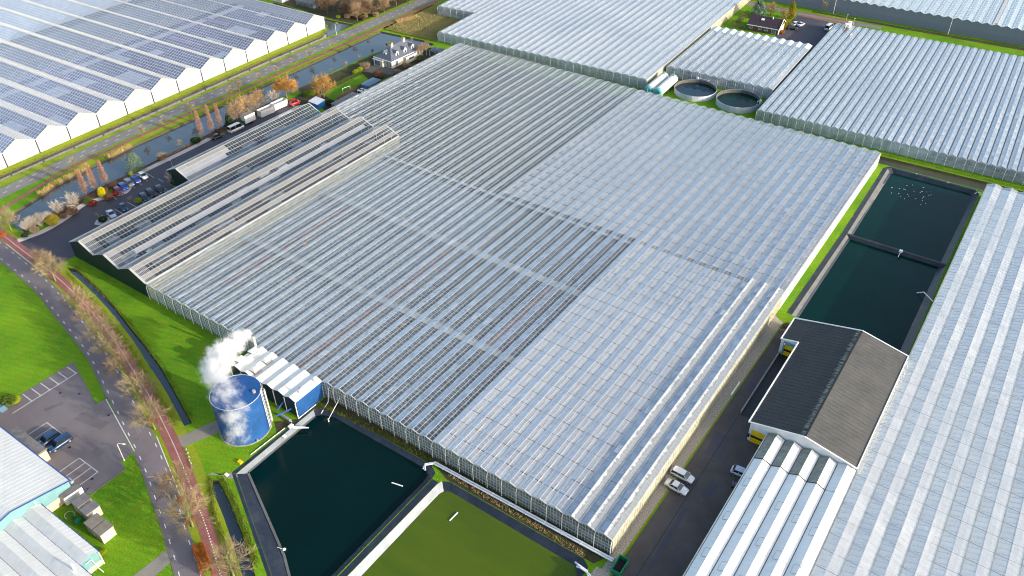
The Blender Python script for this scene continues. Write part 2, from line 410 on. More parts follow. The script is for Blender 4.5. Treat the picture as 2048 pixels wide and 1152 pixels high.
plain('tan_roof', (.24, .21, .17), .85, .35, .9, dirt=(.14, .12, .09, .6))
plain('timber', (.20, .14, .09), .85, .35, 2)
plain('blue_tarp', (.02, .16, .42), .4, .3, 1)
plain('slate_wall', (.17, .20, .25), .7, .12, .8)
plain('bluegrey', (.09, .16, .24), .5, .2, 1)
plain('corrugated_grey', (.24, .225, .22), .7, .35, 1.2)
plain('tank_steel', (.52, .54, .62), .5, .12, .8, .4, 0)
plain('tank_inside', (.13, .125, .115), .7, .4, .8)
plain('silo_teal', (.10, .40, .43), .4, .2, .6)
plain('silo_white', (.72, .73, .71), .45, .15, .5)
plain('beige_panel', (.20, .20, .196), .5, .12, 1.2)
plain('steel', (.55, .56, .57), .35, .2, 1, .5, .5)
plain('pvc_white', (.82, .83, .85), .4, .08, 1)
plain('skip_green', (.01, .22, .10), .5, .3, 1)
plain('skip_inside', (.04, .035, .03), .9, .4, 1)
plain('rubber', (.015, .015, .016), .8, .2, 2)
plain('bark', (.20, .155, .10), .95, .4, 3)
plain('bark_green', (.24, .24, .10), .95, .3, 3)
plain('bark_white', (.66, .60, .54), .9, .3, 3)
plain('twig_warm', (.43, .28, .12), .9, .3, 1)
plain('twig_tan', (.30, .235, .13), .9, .3, 1)
plain('twig_pink', (.33, .225, .13), .9, .3, 1)
plain('twig_gold', (.46, .25, .055), .9, .3, 1)
plain('twig_orange', (.46, .20, .11), .9, .35, 1)
plain('twig_grey', (.50, .44, .37), .9, .3, 1)
def mk_leaf(name, a, b):
    k = N(name)
    c = k.mix(k.ramp(k.noise(1.4, 4, .7), [(.35, (0, 0, 0)), (.65, (1, 1, 1))]), a, b)
    df = k.bsdf(c, .8, .2); ts = k.n('BsdfTranslucent'); k.l(c, ts.inputs[0])
    m = k.n('MixShader'); m.inputs[0].default_value = .25; k.l(df.outputs[0], m.inputs[1]); k.l(ts.outputs[0], m.inputs[2])
    return k.done(m)
mk_leaf('leaf_green', (.05, .10, .012), (.12, .19, .02)); mk_leaf('leaf_dark', (.012, .035, .012), (.035, .075, .02))
mk_leaf('leaf_blue', (.10, .17, .12), (.24, .32, .24)); mk_leaf('leaf_yellow', (.50, .42, .004), (.75, .62, .01))
mk_leaf('leaf_olive', (.22, .19, .012), (.36, .30, .02)); mk_leaf('leaf_lime', (.24, .30, .01), (.38, .42, .015))
mk_leaf('leaf_rust', (.40, .11, .02), (.58, .20, .04)); mk_leaf('leaf_red', (.12, .015, .015), (.26, .03, .03))
mk_leaf('leaf_brown', (.11, .06, .035), (.22, .14, .09)); mk_leaf('leaf_tan', (.28, .20, .12), (.44, .33, .21))
mk_leaf('reed_gold', (.46, .31, .11), (.68, .50, .22)); mk_leaf('tuft_grass', (.10, .17, .015), (.24, .24, .04))
mk_leaf('larch', (.36, .19, .12), (.52, .31, .21))
def mk_emit(name, c, s):
    k = N(name); e = k.n('Emission'); e.inputs[0].default_value = (*c, 1); e.inputs[1].default_value = s; return k.done(e)
mk_emit('grow_light', (1, .45, .2), .5)
def carpaint(name, c, rough=.25):
    k = N(name); k.done(k.bsdf(k.mix(k.noise(2, 3), tuple(x * .92 for x in c), c), rough, .5, .1, coat=.6))
for nm, c in dict(car_white=(.78, .78, .78), car_silver=(.55, .60, .72), car_blue=(.01, .06, .38), car_navy=(.012, .05, .13), car_black=(.012, .013, .018), car_teal=(.008, .03, .045), car_maroon=(.12, .02, .06), car_grey=(.16, .16, .19), car_red=(.62, .01, .02)).items(): carpaint(nm, c)
plain('car_glass', (.015, .022, .028), .06, .2, 1, .8)
plain('lamp_clear', (.75, .75, .72), .2, .1, 1); plain('lamp_red', (.40, .01, .01), .3, .1, 1)
plain('foam_white', (.85, .85, .85), .8, .05, 1)

# ---------------------------------------------------------------- ground with cut-outs for the water
canal_top = [(-179, -1.6), (-181.5, 20), (-181.8, 40), (-182.6, 62), (-184.2, 80), (-184.4, 102), (-184.8, 126), (-184.6, 142), (-183.0, 152), (-178.5, 158.8), (-170.5, 161.6), (-171, 164.0), (-178, 164.8), (-198.2, 163), (-197.6, 130), (-197.3, 110), (-197, 88), (-196.0, 67), (-196.2, 47), (-195.6, 38), (-195.2, 30), (-194.2, 22), (-193.8, 17), (-191.6, 10.5), (-189.8, 3), (-186.5, -0.5)]
narrow = [(-209.4, -8), (-209.6, 35), (-209.9, 61), (-211.1, 108.5), (-211.6, 146), (-212.4, 162.5), (-226.5, 160.9), (-246, 162.4), (-262, 163.5), (-262, 159.5), (-242, 158.8), (-221.5, 156.3), (-217.3, 151.6), (-215.0, 146), (-214.8, 111.7), (-213.4, 64), (-213.2, 37), (-212.6, -8)]
ditch1 = [(-153.5, -3.9), (-151, -3.1), (-139, -4.6), (-128.7, -7.0), (-118.7, -9.6), (-111.4, -11.3), (-102.2, -13.9), (-93.4, -17), (-83.7, -20.5), (-84.6, -22.2), (-89.5, -20.5), (-96.5, -18.6), (-104.7, -15.9), (-113.2, -13.1), (-123.3, -10.4), (-131.7, -8.5), (-140.1, -6.7), (-150.5, -4.7)]
ditch2 = [(-68.9, -27.7), (-67.7, -27.0), (-62.4, -29), (-55.6, -32.1), (-48.6, -35.7), (-40, -40.5), (-41, -43), (-48.9, -38.5), (-55.9, -34.9), (-63.1, -31.4), (-68.3, -28.8)]
dark_top = [(-66.3, -24.2), (-66.3, -4.2), (-65.0, -3.0), (-62.5, -1.9), (-37.5, -1.9), (-35.6, -3.0), (-35.3, -4.5), (-35.6, -40.5), (-44.2, -35.3)]
dark_bot = [(-65.2, -22.3), (-65.2, -4.9), (-64.2, -3.9), (-62.0, -3.1), (-38.4, -3.0), (-37.2, -3.8), (-36.9, -5.2), (-37.0, -36.5), (-46.0, -31.0)]
green_top = [(-34.2, -42), (-33.7, -5.0), (-33.4, -3.8), (-32.2, -3.1), (-3.4, -3.2), (-1.9, -4.2), (-1.6, -42)]
green_bot = [(-32.4, -40.9), (-32.2, -6.0), (-31.9, -5.2), (-31.0, -4.6), (-4.4, -5.0), (-3.3, -5.9), (-3.0, -40.9)]
rp1_top = [(3.2, 79.2), (3.6, 119.7), (28.2, 119.7), (28.6, 79.2)]
rp2_top = [(3.6, 120.3), (3.1, 161.0), (3.9, 162.2), (27.0, 162.2), (28.2, 160.5), (28.2, 120.3)]
rp1_bot = [(4.7, 80.2), (4.9, 119.3), (26.4, 119.3), (26.6, 80.2)]
rp2_bot = [(4.9, 120.7), (4.6, 160.4), (5.1, 161.2), (25.6, 161.2), (26.6, 159.8), (26.4, 120.7)]
rditch = [(-2.0, 164.4), (0.4, 163.1), (28, 163.1), (80, 164.5), (80, 169.4), (28, 168.9), (12, 168.3), (-2, 167.8)]
holes = [canal_top, narrow, ditch1, ditch2, dark_top, green_top, rp1_top, rp2_top, rditch]
def inside(p, poly):
    x, y = p; c = False; n = len(poly)
    for i in range(n):
        x1, y1 = poly[i]; x2, y2 = poly[i - 1]
        if (y1 > y) != (y2 > y) and x < (x2 - x1) * (y - y1) / (y2 - y1) + x1: c = not c
    return c
def inset(poly, d):
    n = len(poly); A = sum(poly[i - 1][0] * poly[i][1] - poly[i][0] * poly[i - 1][1] for i in range(n)); sg = 1 if A > 0 else -1
    o = []
    for i in range(n):
        a = Vector(poly[i - 1]); b = Vector(poly[i]); c = Vector(poly[(i + 1) % n])
        t1 = (b - a).normalized(); t2 = (c - b).normalized()
        n1 = Vector((-t1.y, t1.x)) * sg; n2 = Vector((-t2.y, t2.x)) * sg; m = (n1 + n2)
        m = m.normalized() if m.length > .1 else n1
        o.append(tuple(b + m * d / max(.5, m.dot(n1))))
    return o
V = [Vector(p) for p in ((-1800, -700), (900, -700), (900, 2600), (-1800, 2600))]; E = [(0, 1), (1, 2), (2, 3), (3, 0)]
for h in holes:
    b = len(V); V += [Vector(p) for p in h]; E += [(b + i, b + (i + 1) % len(h)) for i in range(len(h))]
for gx in range(-360, 120, 40):
    for gy in range(-60, 380, 40):
        if not any(inside((gx, gy), h) for h in holes): V.append(Vector((gx, gy)))
vv, ee, ff, *_ = geometry.delaunay_2d_cdt(V, E, [], 0, 1e-4)
g = MB(); g.v = [(p.x, p.y, 0) for p in vv]
for f in ff:
    c = (sum(vv[i].x for i in f) / 3, sum(vv[i].y for i in f) / 3)
    if any(inside(c, h) for h in holes): continue
    a, b2, c2 = (vv[i] for i in f[:3])
    g.f.append(tuple(f) if (b2 - a).cross(c2 - a) > 0 else tuple(f)[::-1]); g.mi.append(0)
structure('ground', g, 'grass')

def basin(name, top, bot, zw, water, banks, edge_w=None, mats=None):
    """water sheet and sloped banks running down to it and on under the surface"""
    s = MB(); n = len(top); A = sum(top[i - 1][0] * top[i][1] - top[i][0] * top[i - 1][1] for i in range(n))
    for i in range(n):
        j = (i + 1) % n
        f = [(*top[i], 0), (*top[j], 0), (*bot[j], zw - .15), (*bot[i], zw - .15)]
        s.poly(f if A < 0 else f[::-1], banks(i) if banks else 0)
    o = structure(name + '_bank', s, mats)
    wt = MB(); ins = inset(bot, -.25)
    tri = geometry.tessellate_polygon([[Vector((*p, 0)) for p in ins]])
    wt.v = [(*p, zw) for p in ins]
    for t in tri:
        a, b2, c2 = (Vector(ins[i]) for i in t)
        wt.f.append(tuple(t) if (b2 - a).cross(c2 - a) > 0 else tuple(t)[::-1]); wt.mi.append(0)
    structure(name + '_water', wt, water)
k = N('pond_water_green')
p_ = k.n('NewGeometry').outputs['Position']; mp = k.n('Mapping'); k.l(p_, mp.inputs['Vector']); mp.inputs['Rotation'].default_value = (0, 0, .6); mp.inputs['Scale'].default_value = (.05, .22, 1)
c_ = k.ramp(k.noise(1.0, 6, .7, mp.outputs[0]), [(.3, (.052, .092, .002)), (.5, (.068, .108, .002)), (.72, (.084, .120, .003))])
c_ = k.mix(.1, c_, k.ramp(k.noise(2.5, 4, .8, coord='World'), [(.3, (.7, .7, .7)), (.7, (1.3, 1.3, 1.3))]), 'MULTIPLY')
k.done(k.bsdf(c_, .2, .35, 0, k.noise(2, 3, coord='World'), .15, .04))
basin('canal', canal_top, inset(canal_top, .35), -.45, 'canal_water', None, mats='timber_edge')
basin('narrow_canal', narrow, inset(narrow, .2), -.45, 'pale_water', None, mats='timber_edge')
basin('ditch', ditch1, inset(ditch1, .3), -.55, 'ditch_water', None, mats='soil')
basin('short_ditch', ditch2, inset(ditch2, .3), -.5, 'ditch_water', None, mats='soil')
basin('dark_pond', dark_top, dark_bot, -.75, 'pond_water_dark', lambda i: 1 if i in (0,) else 0, mats=['liner_black', 'liner_pale'])
basin('green_pond', green_top, green_bot, -.75, 'pond_water_green', lambda i: 1 if i in (0, 1) else 0, mats=['liner_black', 'liner_white'])
basin('teal_pond', rp1_top, rp1_bot, -1.0, 'pond_water_teal', lambda i: 1 if i == 0 else 0, mats=['liner_black', 'liner_grey'])
basin('upper_teal_pond', rp2_top, rp2_bot, -1.0, 'pond_water_teal', lambda i: 1 if i in (0,) else 0, mats=['liner_black', 'liner_grey'])
basin('back_ditch', rditch, inset(rditch, .5), -.6, 'brown_water', None, mats='soil')
# black liner lying over the crests round the ponds
s = MB()
def strip(mb, pts, d0, d1, z, mi=0, n=None):
    n = n or len(pts) * 4
    a = offset_line(pts, d0, n); b = offset_line(pts, d1, n)
    for i in range(n - 1): mb.poly([(a[i].x, a[i].y, z), (b[i].x, b[i].y, z), (b[i + 1].x, b[i + 1].y, z), (a[i + 1].x, a[i + 1].y, z)], mi)
s.poly([(-35.3, -42, .012), (-34.3, -42, .012), (-33.75, -4.4, .012), (-35.2, -4.4, .012)])
s.poly([(-67.2, -24.4, .012), (-66.35, -24.2, .012), (-66.35, -4.2, .012), (-66.8, -4.2, .012)])
s.poly([(-44.6, -35.9, .012), (-44.2, -35.35, .012), (-66.35, -24.25, .012), (-67.2, -24.45, .012)])
s.poly([(-36, -41.2, .012), (-35.6, -40.55, .012), (-44.2, -35.35, .012), (-44.6, -35.9, .012)])
s.poly([(1.9, 79.4, .012), (3.15, 79.4, .012), (3.55, 119.7, .012), (2.3, 119.7, .012)])
s.poly([(2.3, 119.75, .012), (3.55, 119.75, .012), (3.05, 161, .012), (1.9, 161, .012)])
s.poly([(1.9, 161.1, .012), (3.05, 161.1, .012), (3.9, 162.3, .012), (3.4, 163.0, .012)])
s.poly([(3.95, 162.25, .012), (28.6, 162.25, .012), (28.6, 162.7, .012), (3.45, 162.9, .012)])
s.poly([(3.65, 119.72, .012), (28.2, 119.72, .012), (28.2, 120.28, .012), (3.65, 120.28, .012)])
for (x0, y0, x1, y1) in ((3.2, 79.2, 4.7, 80.2), (3.6, 120.3, 4.9, 120.7)):
    q = 119.7 if y0 < 100 else 161.0; q2 = 119.3 if y0 < 100 else 160.4; xt = 3.6 if y0 < 100 else 3.1; xb = 4.9 if y0 < 100 else 4.6
    f = lambda t, a, b, c, d: (a + (c - a) * t, b + (d - b) * t, -1.15 * t + .015)
    s.poly([f(.55, x0, y0, x1, y1), f(.84, x0, y0, x1, y1), f(.84, xt, q, xb, q2), f(.55, xt, q, xb, q2)])
structure('pond_liner_crest', s, 'liner_black')
s = MB(); s.poly([(-66.8, -1.9, .008), (-37, -1.8, .008), (-37, -.05, .008), (-66.8, -.05, .008)]); s.poly([(-33, -3.0, .008), (-1.5, -3.1, .008), (0, -.05, .008), (-37, -.05, .008), (-36, -1.9, .008)])
s.poly([(-66.8, -1.95, .008), (-67.3, -8, .008), (-70.5, -11, .008), (-67.4, -13, .008), (-66.3, -4, .008), (-62.6, -1.95, .008)])
structure('soil_strip', s, 'soil')
# a line of pale scum and concrete tiles along the dark pond's near edges
s = MB()
for a, b in (((-65.25, -22.2), (-65.25, -5)), ((-65.1, -22.45), (-46.1, -31.1)), ((-46.1, -31.1), (-37.1, -36.6))):
    d = (Vector(b) - Vector(a)).normalized(); q = Vector((-d.y, d.x)) * .22
    a = Vector(a); b = Vector(b)
    s.poly([(*(a - q), -.66), (*(b - q), -.66), (*(b + q), -.64), (*(a + q), -.64)])
structure('pond_edge_liner', s, 'liner_grey')

# ---------------------------------------------------------------- roads and paved areas
roadL = [(-185, -11.0), (-170.4, -11.9), (-152.6, -13.6), (-141.4, -15.9), (-128.5, -18.6), (-118.6, -20.9), (-104.0, -25.8), (-95, -28.9), (-86.7, -31.7), (-80.6, -34.0), (-74.3, -36.7), (-68.2, -39.3), (-63.5, -41.5), (-58.2, -44.0), (-45, -50.5)]
roadR = [(-186, -6.4), (-177.3, -7.0), (-155.2, -9.2), (-147.3, -10.4), (-135.5, -12.7), (-124.8, -15.2), (-115.9, -17.4), (-106.2, -20.3), (-97.5, -23.3), (-88.9, -26.2), (-82.1, -28.6), (-75.9, -31.3), (-71.0, -33.4), (-64.9, -36.4), (-60.0, -38.7), (-54.1, -41.3), (-40, -48.5)]
s = MB(); ribbon(s, roadL, roadR, .012, 90); road = structure('front_road', s, 'asphalt')
roadL0 = list(roadL)
s = MB(); dashes(s, roadL, .55, 1.1, 2.6, .16, .02, 1.0); dashes(s, roadR, -.55, 1.1, 2.6, .16, .02, .3)
mk = s.build('lane_marking', 'road_paint', road); mk['kind'] = 'stuff'
s = MB(); line(s, (-155, -8.85), (-176.5, -6.85), .14, .021); line(s, (-86.6, -26.7), (-69.7, -33.7), .14, .021); line(s, (-104.0, -26.2), (-86.9, -31.5), .14, .021)
s.build('edge_line', 'road_paint', road)
s = MB(); P = offset_line(roadL, -.12, 120)
for a, b in zip(P, P[1:]):
    if -104.2 < a.x < -87.0: continue
    s.bar((a.x, a.y, 0), (b.x, b.y, 0), .22, .05)
structure('road_kerb', s, 'kerb')
cyc = [(-186, -4.6), (-176, -5.6), (-162, -6.8), (-150, -8.0), (-139.3, -9.6), (-128.3, -11.8), (-116.3, -14.8), (-107.9, -17.4), (-100.8, -19.5), (-94.7, -21.5), (-86.7, -24.4), (-79.0, -27.4), (-73.1, -29.9), (-67.5, -32.4), (-61.9, -34.8), (-55.6, -37.9), (-51.7, -39.9), (-42, -45)]
s = MB(); strip(s, cyc, 1.25, -1.35, .016, 0, 120); cp = structure('cycle_path', s, 'red_paving')
s = MB(); dashes(s, cyc, 0, .32, .32, .2, .024); m_ = s.build('centre_marking', 'road_paint', cp); m_['kind'] = 'stuff'
s = MB(); strip(s, [(-178, -4.2), (-170, -5.2), (-156, -6.6)], .3, -.9, .012, 0, 12); structure('entrance_apron', s, 'asphalt_lot')
# verge between road and cycle path, and the ditch margins
s = MB(); strip(s, cyc, -1.38, -2.9, .006, 0, 120); strip(s, cyc, 1.27, 3.2, .006, 0, 120); structure('verge', s, 'verge_grass')
# upper left road
s = MB(); s.poly([(-207.8, -30, .012), (-202.0, -30, .012), (-199.8, 4, .012), (-202.0, 43, .012), (-203.0, 101, .012), (-203.7, 151, .012), (-203.7, 205, .012), (-203.9, 420, .012), (-211.5, 420, .012), (-210.6, 200, .012), (-210.2, 158, .012), (-209.2, 107, .012), (-207.4, 38, .012), (-205.4, 7.4, .012)][::1])
ur = structure('upper_road', s, 'asphalt_grey')
s = MB(); c1 = [(-203.6, 0), (-205.9, 40), (-207.2, 107), (-208.4, 158), (-208.8, 205), (-209.2, 330)]; c2 = [(-201.8, 0), (-203.8, 40), (-204.9, 107), (-205.5, 158), (-205.6, 205), (-205.6, 330)]
dashes(s, c1, 0, 1.3, 2.9, .15, .02); dashes(s, c2, 0, 1.3, 2.9, .15, .02, 2); m_ = s.build('lane_marking', 'road_paint', ur); m_['kind'] = 'stuff'
s = MB(); ribbon(s, [(-193, -10), (-195.3, 4), (-197.3, 12), (-200.6, 26), (-200.9, 42), (-201.4, 99), (-201.6, 147), (-203.0, 206), (-203.2, 420)], [(-190.5, -10), (-193.8, 4), (-195.9, 12), (-199.1, 26), (-199.3, 42), (-199.8, 99), (-199.6, 147), (-200.9, 206), (-201.0, 420)], .016, 70); structure('upper_cycle_path', s, 'red_paving')
s = MB(); s.poly([(-199.2, 20, .006), (-196.2, 30, .006), (-196.7, 47, .006), (-196.3, 67, .006), (-197.5, 88, .006), (-198.0, 110, .006), (-198.6, 163, .006), (-200.2, 205, .006), (-200.8, 205, .006), (-199.8, 147, .006), (-199.8, 99, .006), (-199.4, 42, .006)])
s.poly([(-212.4, 5, .006), (-213, 38, .006), (-213.3, 64, .006), (-214.6, 111, .006), (-214.8, 146, .006), (-219.4, 152.5, .006), (-218.6, 90, .006), (-217.0, 37, .006), (-216, 5, .006)][::-1])
s.poly([(-206, 0, .006), (-207.6, 38, .006), (-209.4, 107, .006), (-210.4, 158, .006), (-210.8, 200, .006), (-211.6, 161, .006), (-211.0, 108, .006), (-209.8, 61, .006), (-209.5, 35, .006), (-209.2, 0, .006)])
structure('canal_verge', s, 'verge_grass')
# company yard on the canal side
s = MB(); s.poly([(-156.3, -7.4, .014), (-156.3, 36, .014), (-166.6, 36.4, .014), (-166.6, 93, .014), (-171, 93.5, .014), (-179.6, 93, .014), (-179, 62, .014), (-178.4, 38, .014), (-174.4, 26, .014), (-173.4, 24.5, .014), (-173.5, 23.5, .014), (-175.6, 19.5, .014), (-176.6, 15, .014), (-174.4, 8.5, .014), (-173.3, 2.5, .014), (-173.8, -1.2, .014), (-175.6, -4.2, .014), (-166, -5.6, .014)][::-1])
yard = structure('yard', s, 'asphalt_lot')
s = MB()
for i in range(7): line(s, (-178.0 + i * .25, 36.9 - i * 2.25), (-173.6 + i * .25, 36.4 - i * 2.25), .1, .022)
for y in (19.2, 15.2, 23.4, 26, 28.6, 31.2, 34): line(s, (-163.2, y), (-168.0, y + .2), .1, .022)
line(s, (-172, 36.7), (-169, 36.4), .1, .022)
s.build('bay_line', 'road_paint', yard)['kind'] = 'stuff'
s = MB(); s.poly([(-179.6, 94, .012), (-171.5, 94, .012), (-175.5, 103, .012), (-178.6, 115, .012), (-179, 136, .012), (-180, 152, .012), (-183.2, 152, .012), (-182.6, 136, .012), (-182.2, 110, .012)]); structure('garden_drive', s, 'soil')
gr = [(-176.2, -4.2), (-175.6, -1.5), (-175.0, 2.5), (-176.0, 8.7), (-178.2, 15.2), (-177.4, 19.8), (-175.6, 24.2), (-174.4, 26.2), (-176, 28.5), (-180.2, 33), (-180.6, 40), (-180.6, 53), (-181.0, 62)]
s = MB(); strip(s, gr, -.1, -2.0, .018, 0, 60); structure('white_gravel_border', s, 'white_gravel')
s = MB(); ribbon(s, [(-179.2, -1), (-181.7, 20), (-182, 40), (-182.8, 62), (-184.2, 80), (-184.3, 94)], [(-177, -1.5), (-177.6, 20), (-180.5, 40), (-179.8, 62), (-179.8, 80), (-179.8, 94)], .010, 40); structure('shrub_bed', s, 'garden_bed')
s = MB(); s.poly([(-163.0, 12.4, .024), (-165.6, 11.6, .024), (-167.0, 13.2, .024), (-166.0, 15.6, .024), (-162.8, 17.2, .024)][::-1]); structure('planter_gravel', s, 'white_gravel')
# car park of the neighbour
s = MB(); s.poly([(-104.0, -26.1, .009), (-104.3, -28.3, .009), (-120.0, -23.6, .009), (-120.0, -45, .009), (-93, -44.5, .009), (-84.6, -42.3, .009), (-84.6, -35.2, .009), (-86.7, -35.0, .009), (-86.8, -31.8, .009)][::1]); lot = structure('car_park', s, 'asphalt')
s = MB()
for y in (-25.1, -27.15, -29.15, -31.15, -33.15, -35.1): line(s, (-119.7, y), (-116.25, y - .05), .13, .017)
line(s, (-116.15, -24.6), (-116.15, -39.3), .13, .018)
for x in (-108, -105.9, -103.9, -101.9): line(s, (x, -36.85), (x, -40.6), .13, .017)
line(s, (-108, -36.8), (-101.9, -36.8), .13, .018)
for x in (-94.2, -92.2, -90.2, -88.2): line(s, (x, -38.55), (x, -42.6), .13, .017)
line(s, (-94.2, -38.5), (-88.2, -38.5), .13, .018)
s.build('bay_line', 'road_paint', lot)['kind'] = 'stuff'
s = MB()
for a, b in (((-104.3, -28.3), (-120.0, -23.5)), ((-104.3, -28.3), (-104.0, -26.0)), ((-84.5, -35.1), (-84.5, -42.4)), ((-84.5, -42.4), (-86.5, -44.6)), ((-86.7, -34.9), (-84.5, -35.1))): s.bar((*a, 0), (*b, 0), .2, .07)
structure('car_park_kerb', s, 'kerb')
s = MB(); s.poly([(-63.2, -41.7, .016), (-60.5, -42.9, .016), (-60.5, -50, .016), (-63.6, -50, .016)][::-1]); structure('side_path', s, 'concrete_path')
pr = random.Random(31)
def patches(parent, mat, spots, z):
    for (x, y, a, b_, an) in spots:
        m = MB(); c_, s_ = math.cos(an), math.sin(an); m.poly([(x + c_ * u * a - s_ * v * b_, y + s_ * u * a + c_ * v * b_, z) for u, v in ((-1, -1), (1, -1), (1, 1), (-1, 1))]); m.build('tar_patch', mat, parent)
patches(road, 'asphalt_patch', [(-139, -13.2, 3.0, .5, -.22), (-112, -20.8, 2.2, .6, -.4), (-76, -34.2, 3.2, .5, -.42)], .0165); patches(road, 'asphalt_grey', [(-125, -16.6, 1.4, .8, -.3), (-92, -27.2, 2.0, .5, -.4)], .0165)
patches(lot, 'asphalt_patch', [(-101, -31.5, 3.6, 1.1, .2), (-111, -33.5, 1.8, .5, 1.2), (-92.5, -35.6, 1.2, .8, 0)], .0135)
m = MB()
for x, y in ((-98.2, -38.0), (-87.6, -40.1), (-113.5, -30.5), (-110.0, -28.4), (-99.5, -28.6)): m.cyl(x, y, .012, .03, .3, 10)
m.build('drain_cover', 'black_trim', lot)
s = MB(); s.poly([(-83.0, -24.6, .010), (-80.0, -25.7, .010), (-77.5, -19.5, .010), (-76.8, -16.6, .010), (-79.6, -15.6, .010)]); structure('tank_path', s, 'concrete_path')
s = MB(); s.poly([(-70.5, -27.3, .008), (-70.3, -26.4, .008), (-66.3, -25.6, .008), (-65.4, -24.4, .008), (-67.1, -24.0, .008), (-68, -25.6, .008)]); structure('trodden_patch', s, 'concrete_path')
# drive between the greenhouse and the sheds
s = MB(); s.poly([(1.75, -60, .012), (13.2, -60, .012), (12.8, 37.48, .012), (9.0, 37.48, .012), (9.0, 65.05, .012), (5.2, 65.05, .012), (5.2, 75, .012), (2.6, 75, .012)]); drv = structure('drive', s, 'asphalt_dark'); patches(drv, 'asphalt_lot', [(6.5, 9, .5, 7, .03), (5.2, 33, 1.6, 3.2, .05), (8.2, 22, .8, 2.2, -.1), (4.2, 55, .6, 5, .02)], .0165)
s = MB(); line(s, (5.6, -20), (5.3, 62), .12, .0175); s.build('tar_seam', 'black_trim', drv)
s = MB(); strip(s, [(1.72, -3), (2.05, 30), (2.5, 74)], -.16, .13, .02, 0, 40); structure('moss_edge', s, 'verge_grass')
s = MB(); s.poly([(.06, -3.2, .010), (1.72, -3.2, .010), (2.5, 75.5, .010), (.06, 77, .010)]); s.poly([(-1.2, -12, .010), (1.7, -12, .010), (1.7, -3.25, .010), (-.9, -3.25, .010)]); structure('gravel_strip', s, 'gravel')
# rough ground beyond
s = MB(); s.poly([(-199.8, 166, .006), (-172.2, 166.8, .006), (-172.6, 190, .006), (-192, 192, .006), (-193, 200, .006), (-200.6, 200, .006)]); structure('meadow', s, 'rough_meadow')
s = MB(); s.poly([(-262, 164.2, .006), (-224, 162.0, .006), (-212.6, 163.2, .006), (-212.4, 290, .006), (-330, 290, .006)]); structure('thicket_floor', s, 'soil')
s = MB(); s.poly([(-184.6, 104, .006), (-161, 96, .006), (-161, 158, .006), (-175, 158, .006), (-183, 152, .006)][::1]); structure('garden_ground', s, 'soil')
s = MB(); s.poly([(-174.6, 105.5, .012), (-166.2, 104.5, .012), (-166.2, 122.5, .012), (-174.6, 127, .012)]); s.poly([(-165, 125, .012), (-161.4, 124, .012), (-161.4, 131, .012), (-164, 131, .012)]); structure('garden_lawn', s, 'grass')
s = MB(); s.poly([(-176.6, 128, .014), (-165, 132, .014), (-163.5, 137, .014), (-176.5, 137, .014)]); structure('terrace', s, 'concrete_dark')
# road and yard at the top right
s = MB(); s.poly([(-140, 274.6, .012), (-44, 274.6, .012), (-30, 276.5, .012), (-30, 279.8, .012), (-46, 279.2, .012), (-66, 279, .012), (-80, 280, .012), (-140, 279, .012)]); structure('far_road', s, 'asphalt_grey')
s = MB(); s.poly([(-62, 273.6, .017), (-40, 274.3, .017), (-40, 276.0, .017), (-62, 275.3, .017)]); s.poly([(-90, 278.6, .017), (-64, 277.6, .017), (-40, 278.0, .017), (-40, 279.2, .017), (-64, 278.9, .017), (-90, 280.0, .017)]); structure('far_cycle_path', s, 'red_paving')
s = MB(); s.poly([(-60, 281.0, .008), (-30, 281.2, .008), (70, 284.5, .008), (70, 287.6, .008), (-30, 283.8, .008), (-60, 282.8, .008)]); structure('far_bank', s, 'soil')
s = MB(); s.poly([(-62.5, 235, .010), (-44, 235, .010), (-44.5, 273.5, .010), (-63.5, 273.5, .010)]); structure('far_yard', s, 'asphalt_lot')

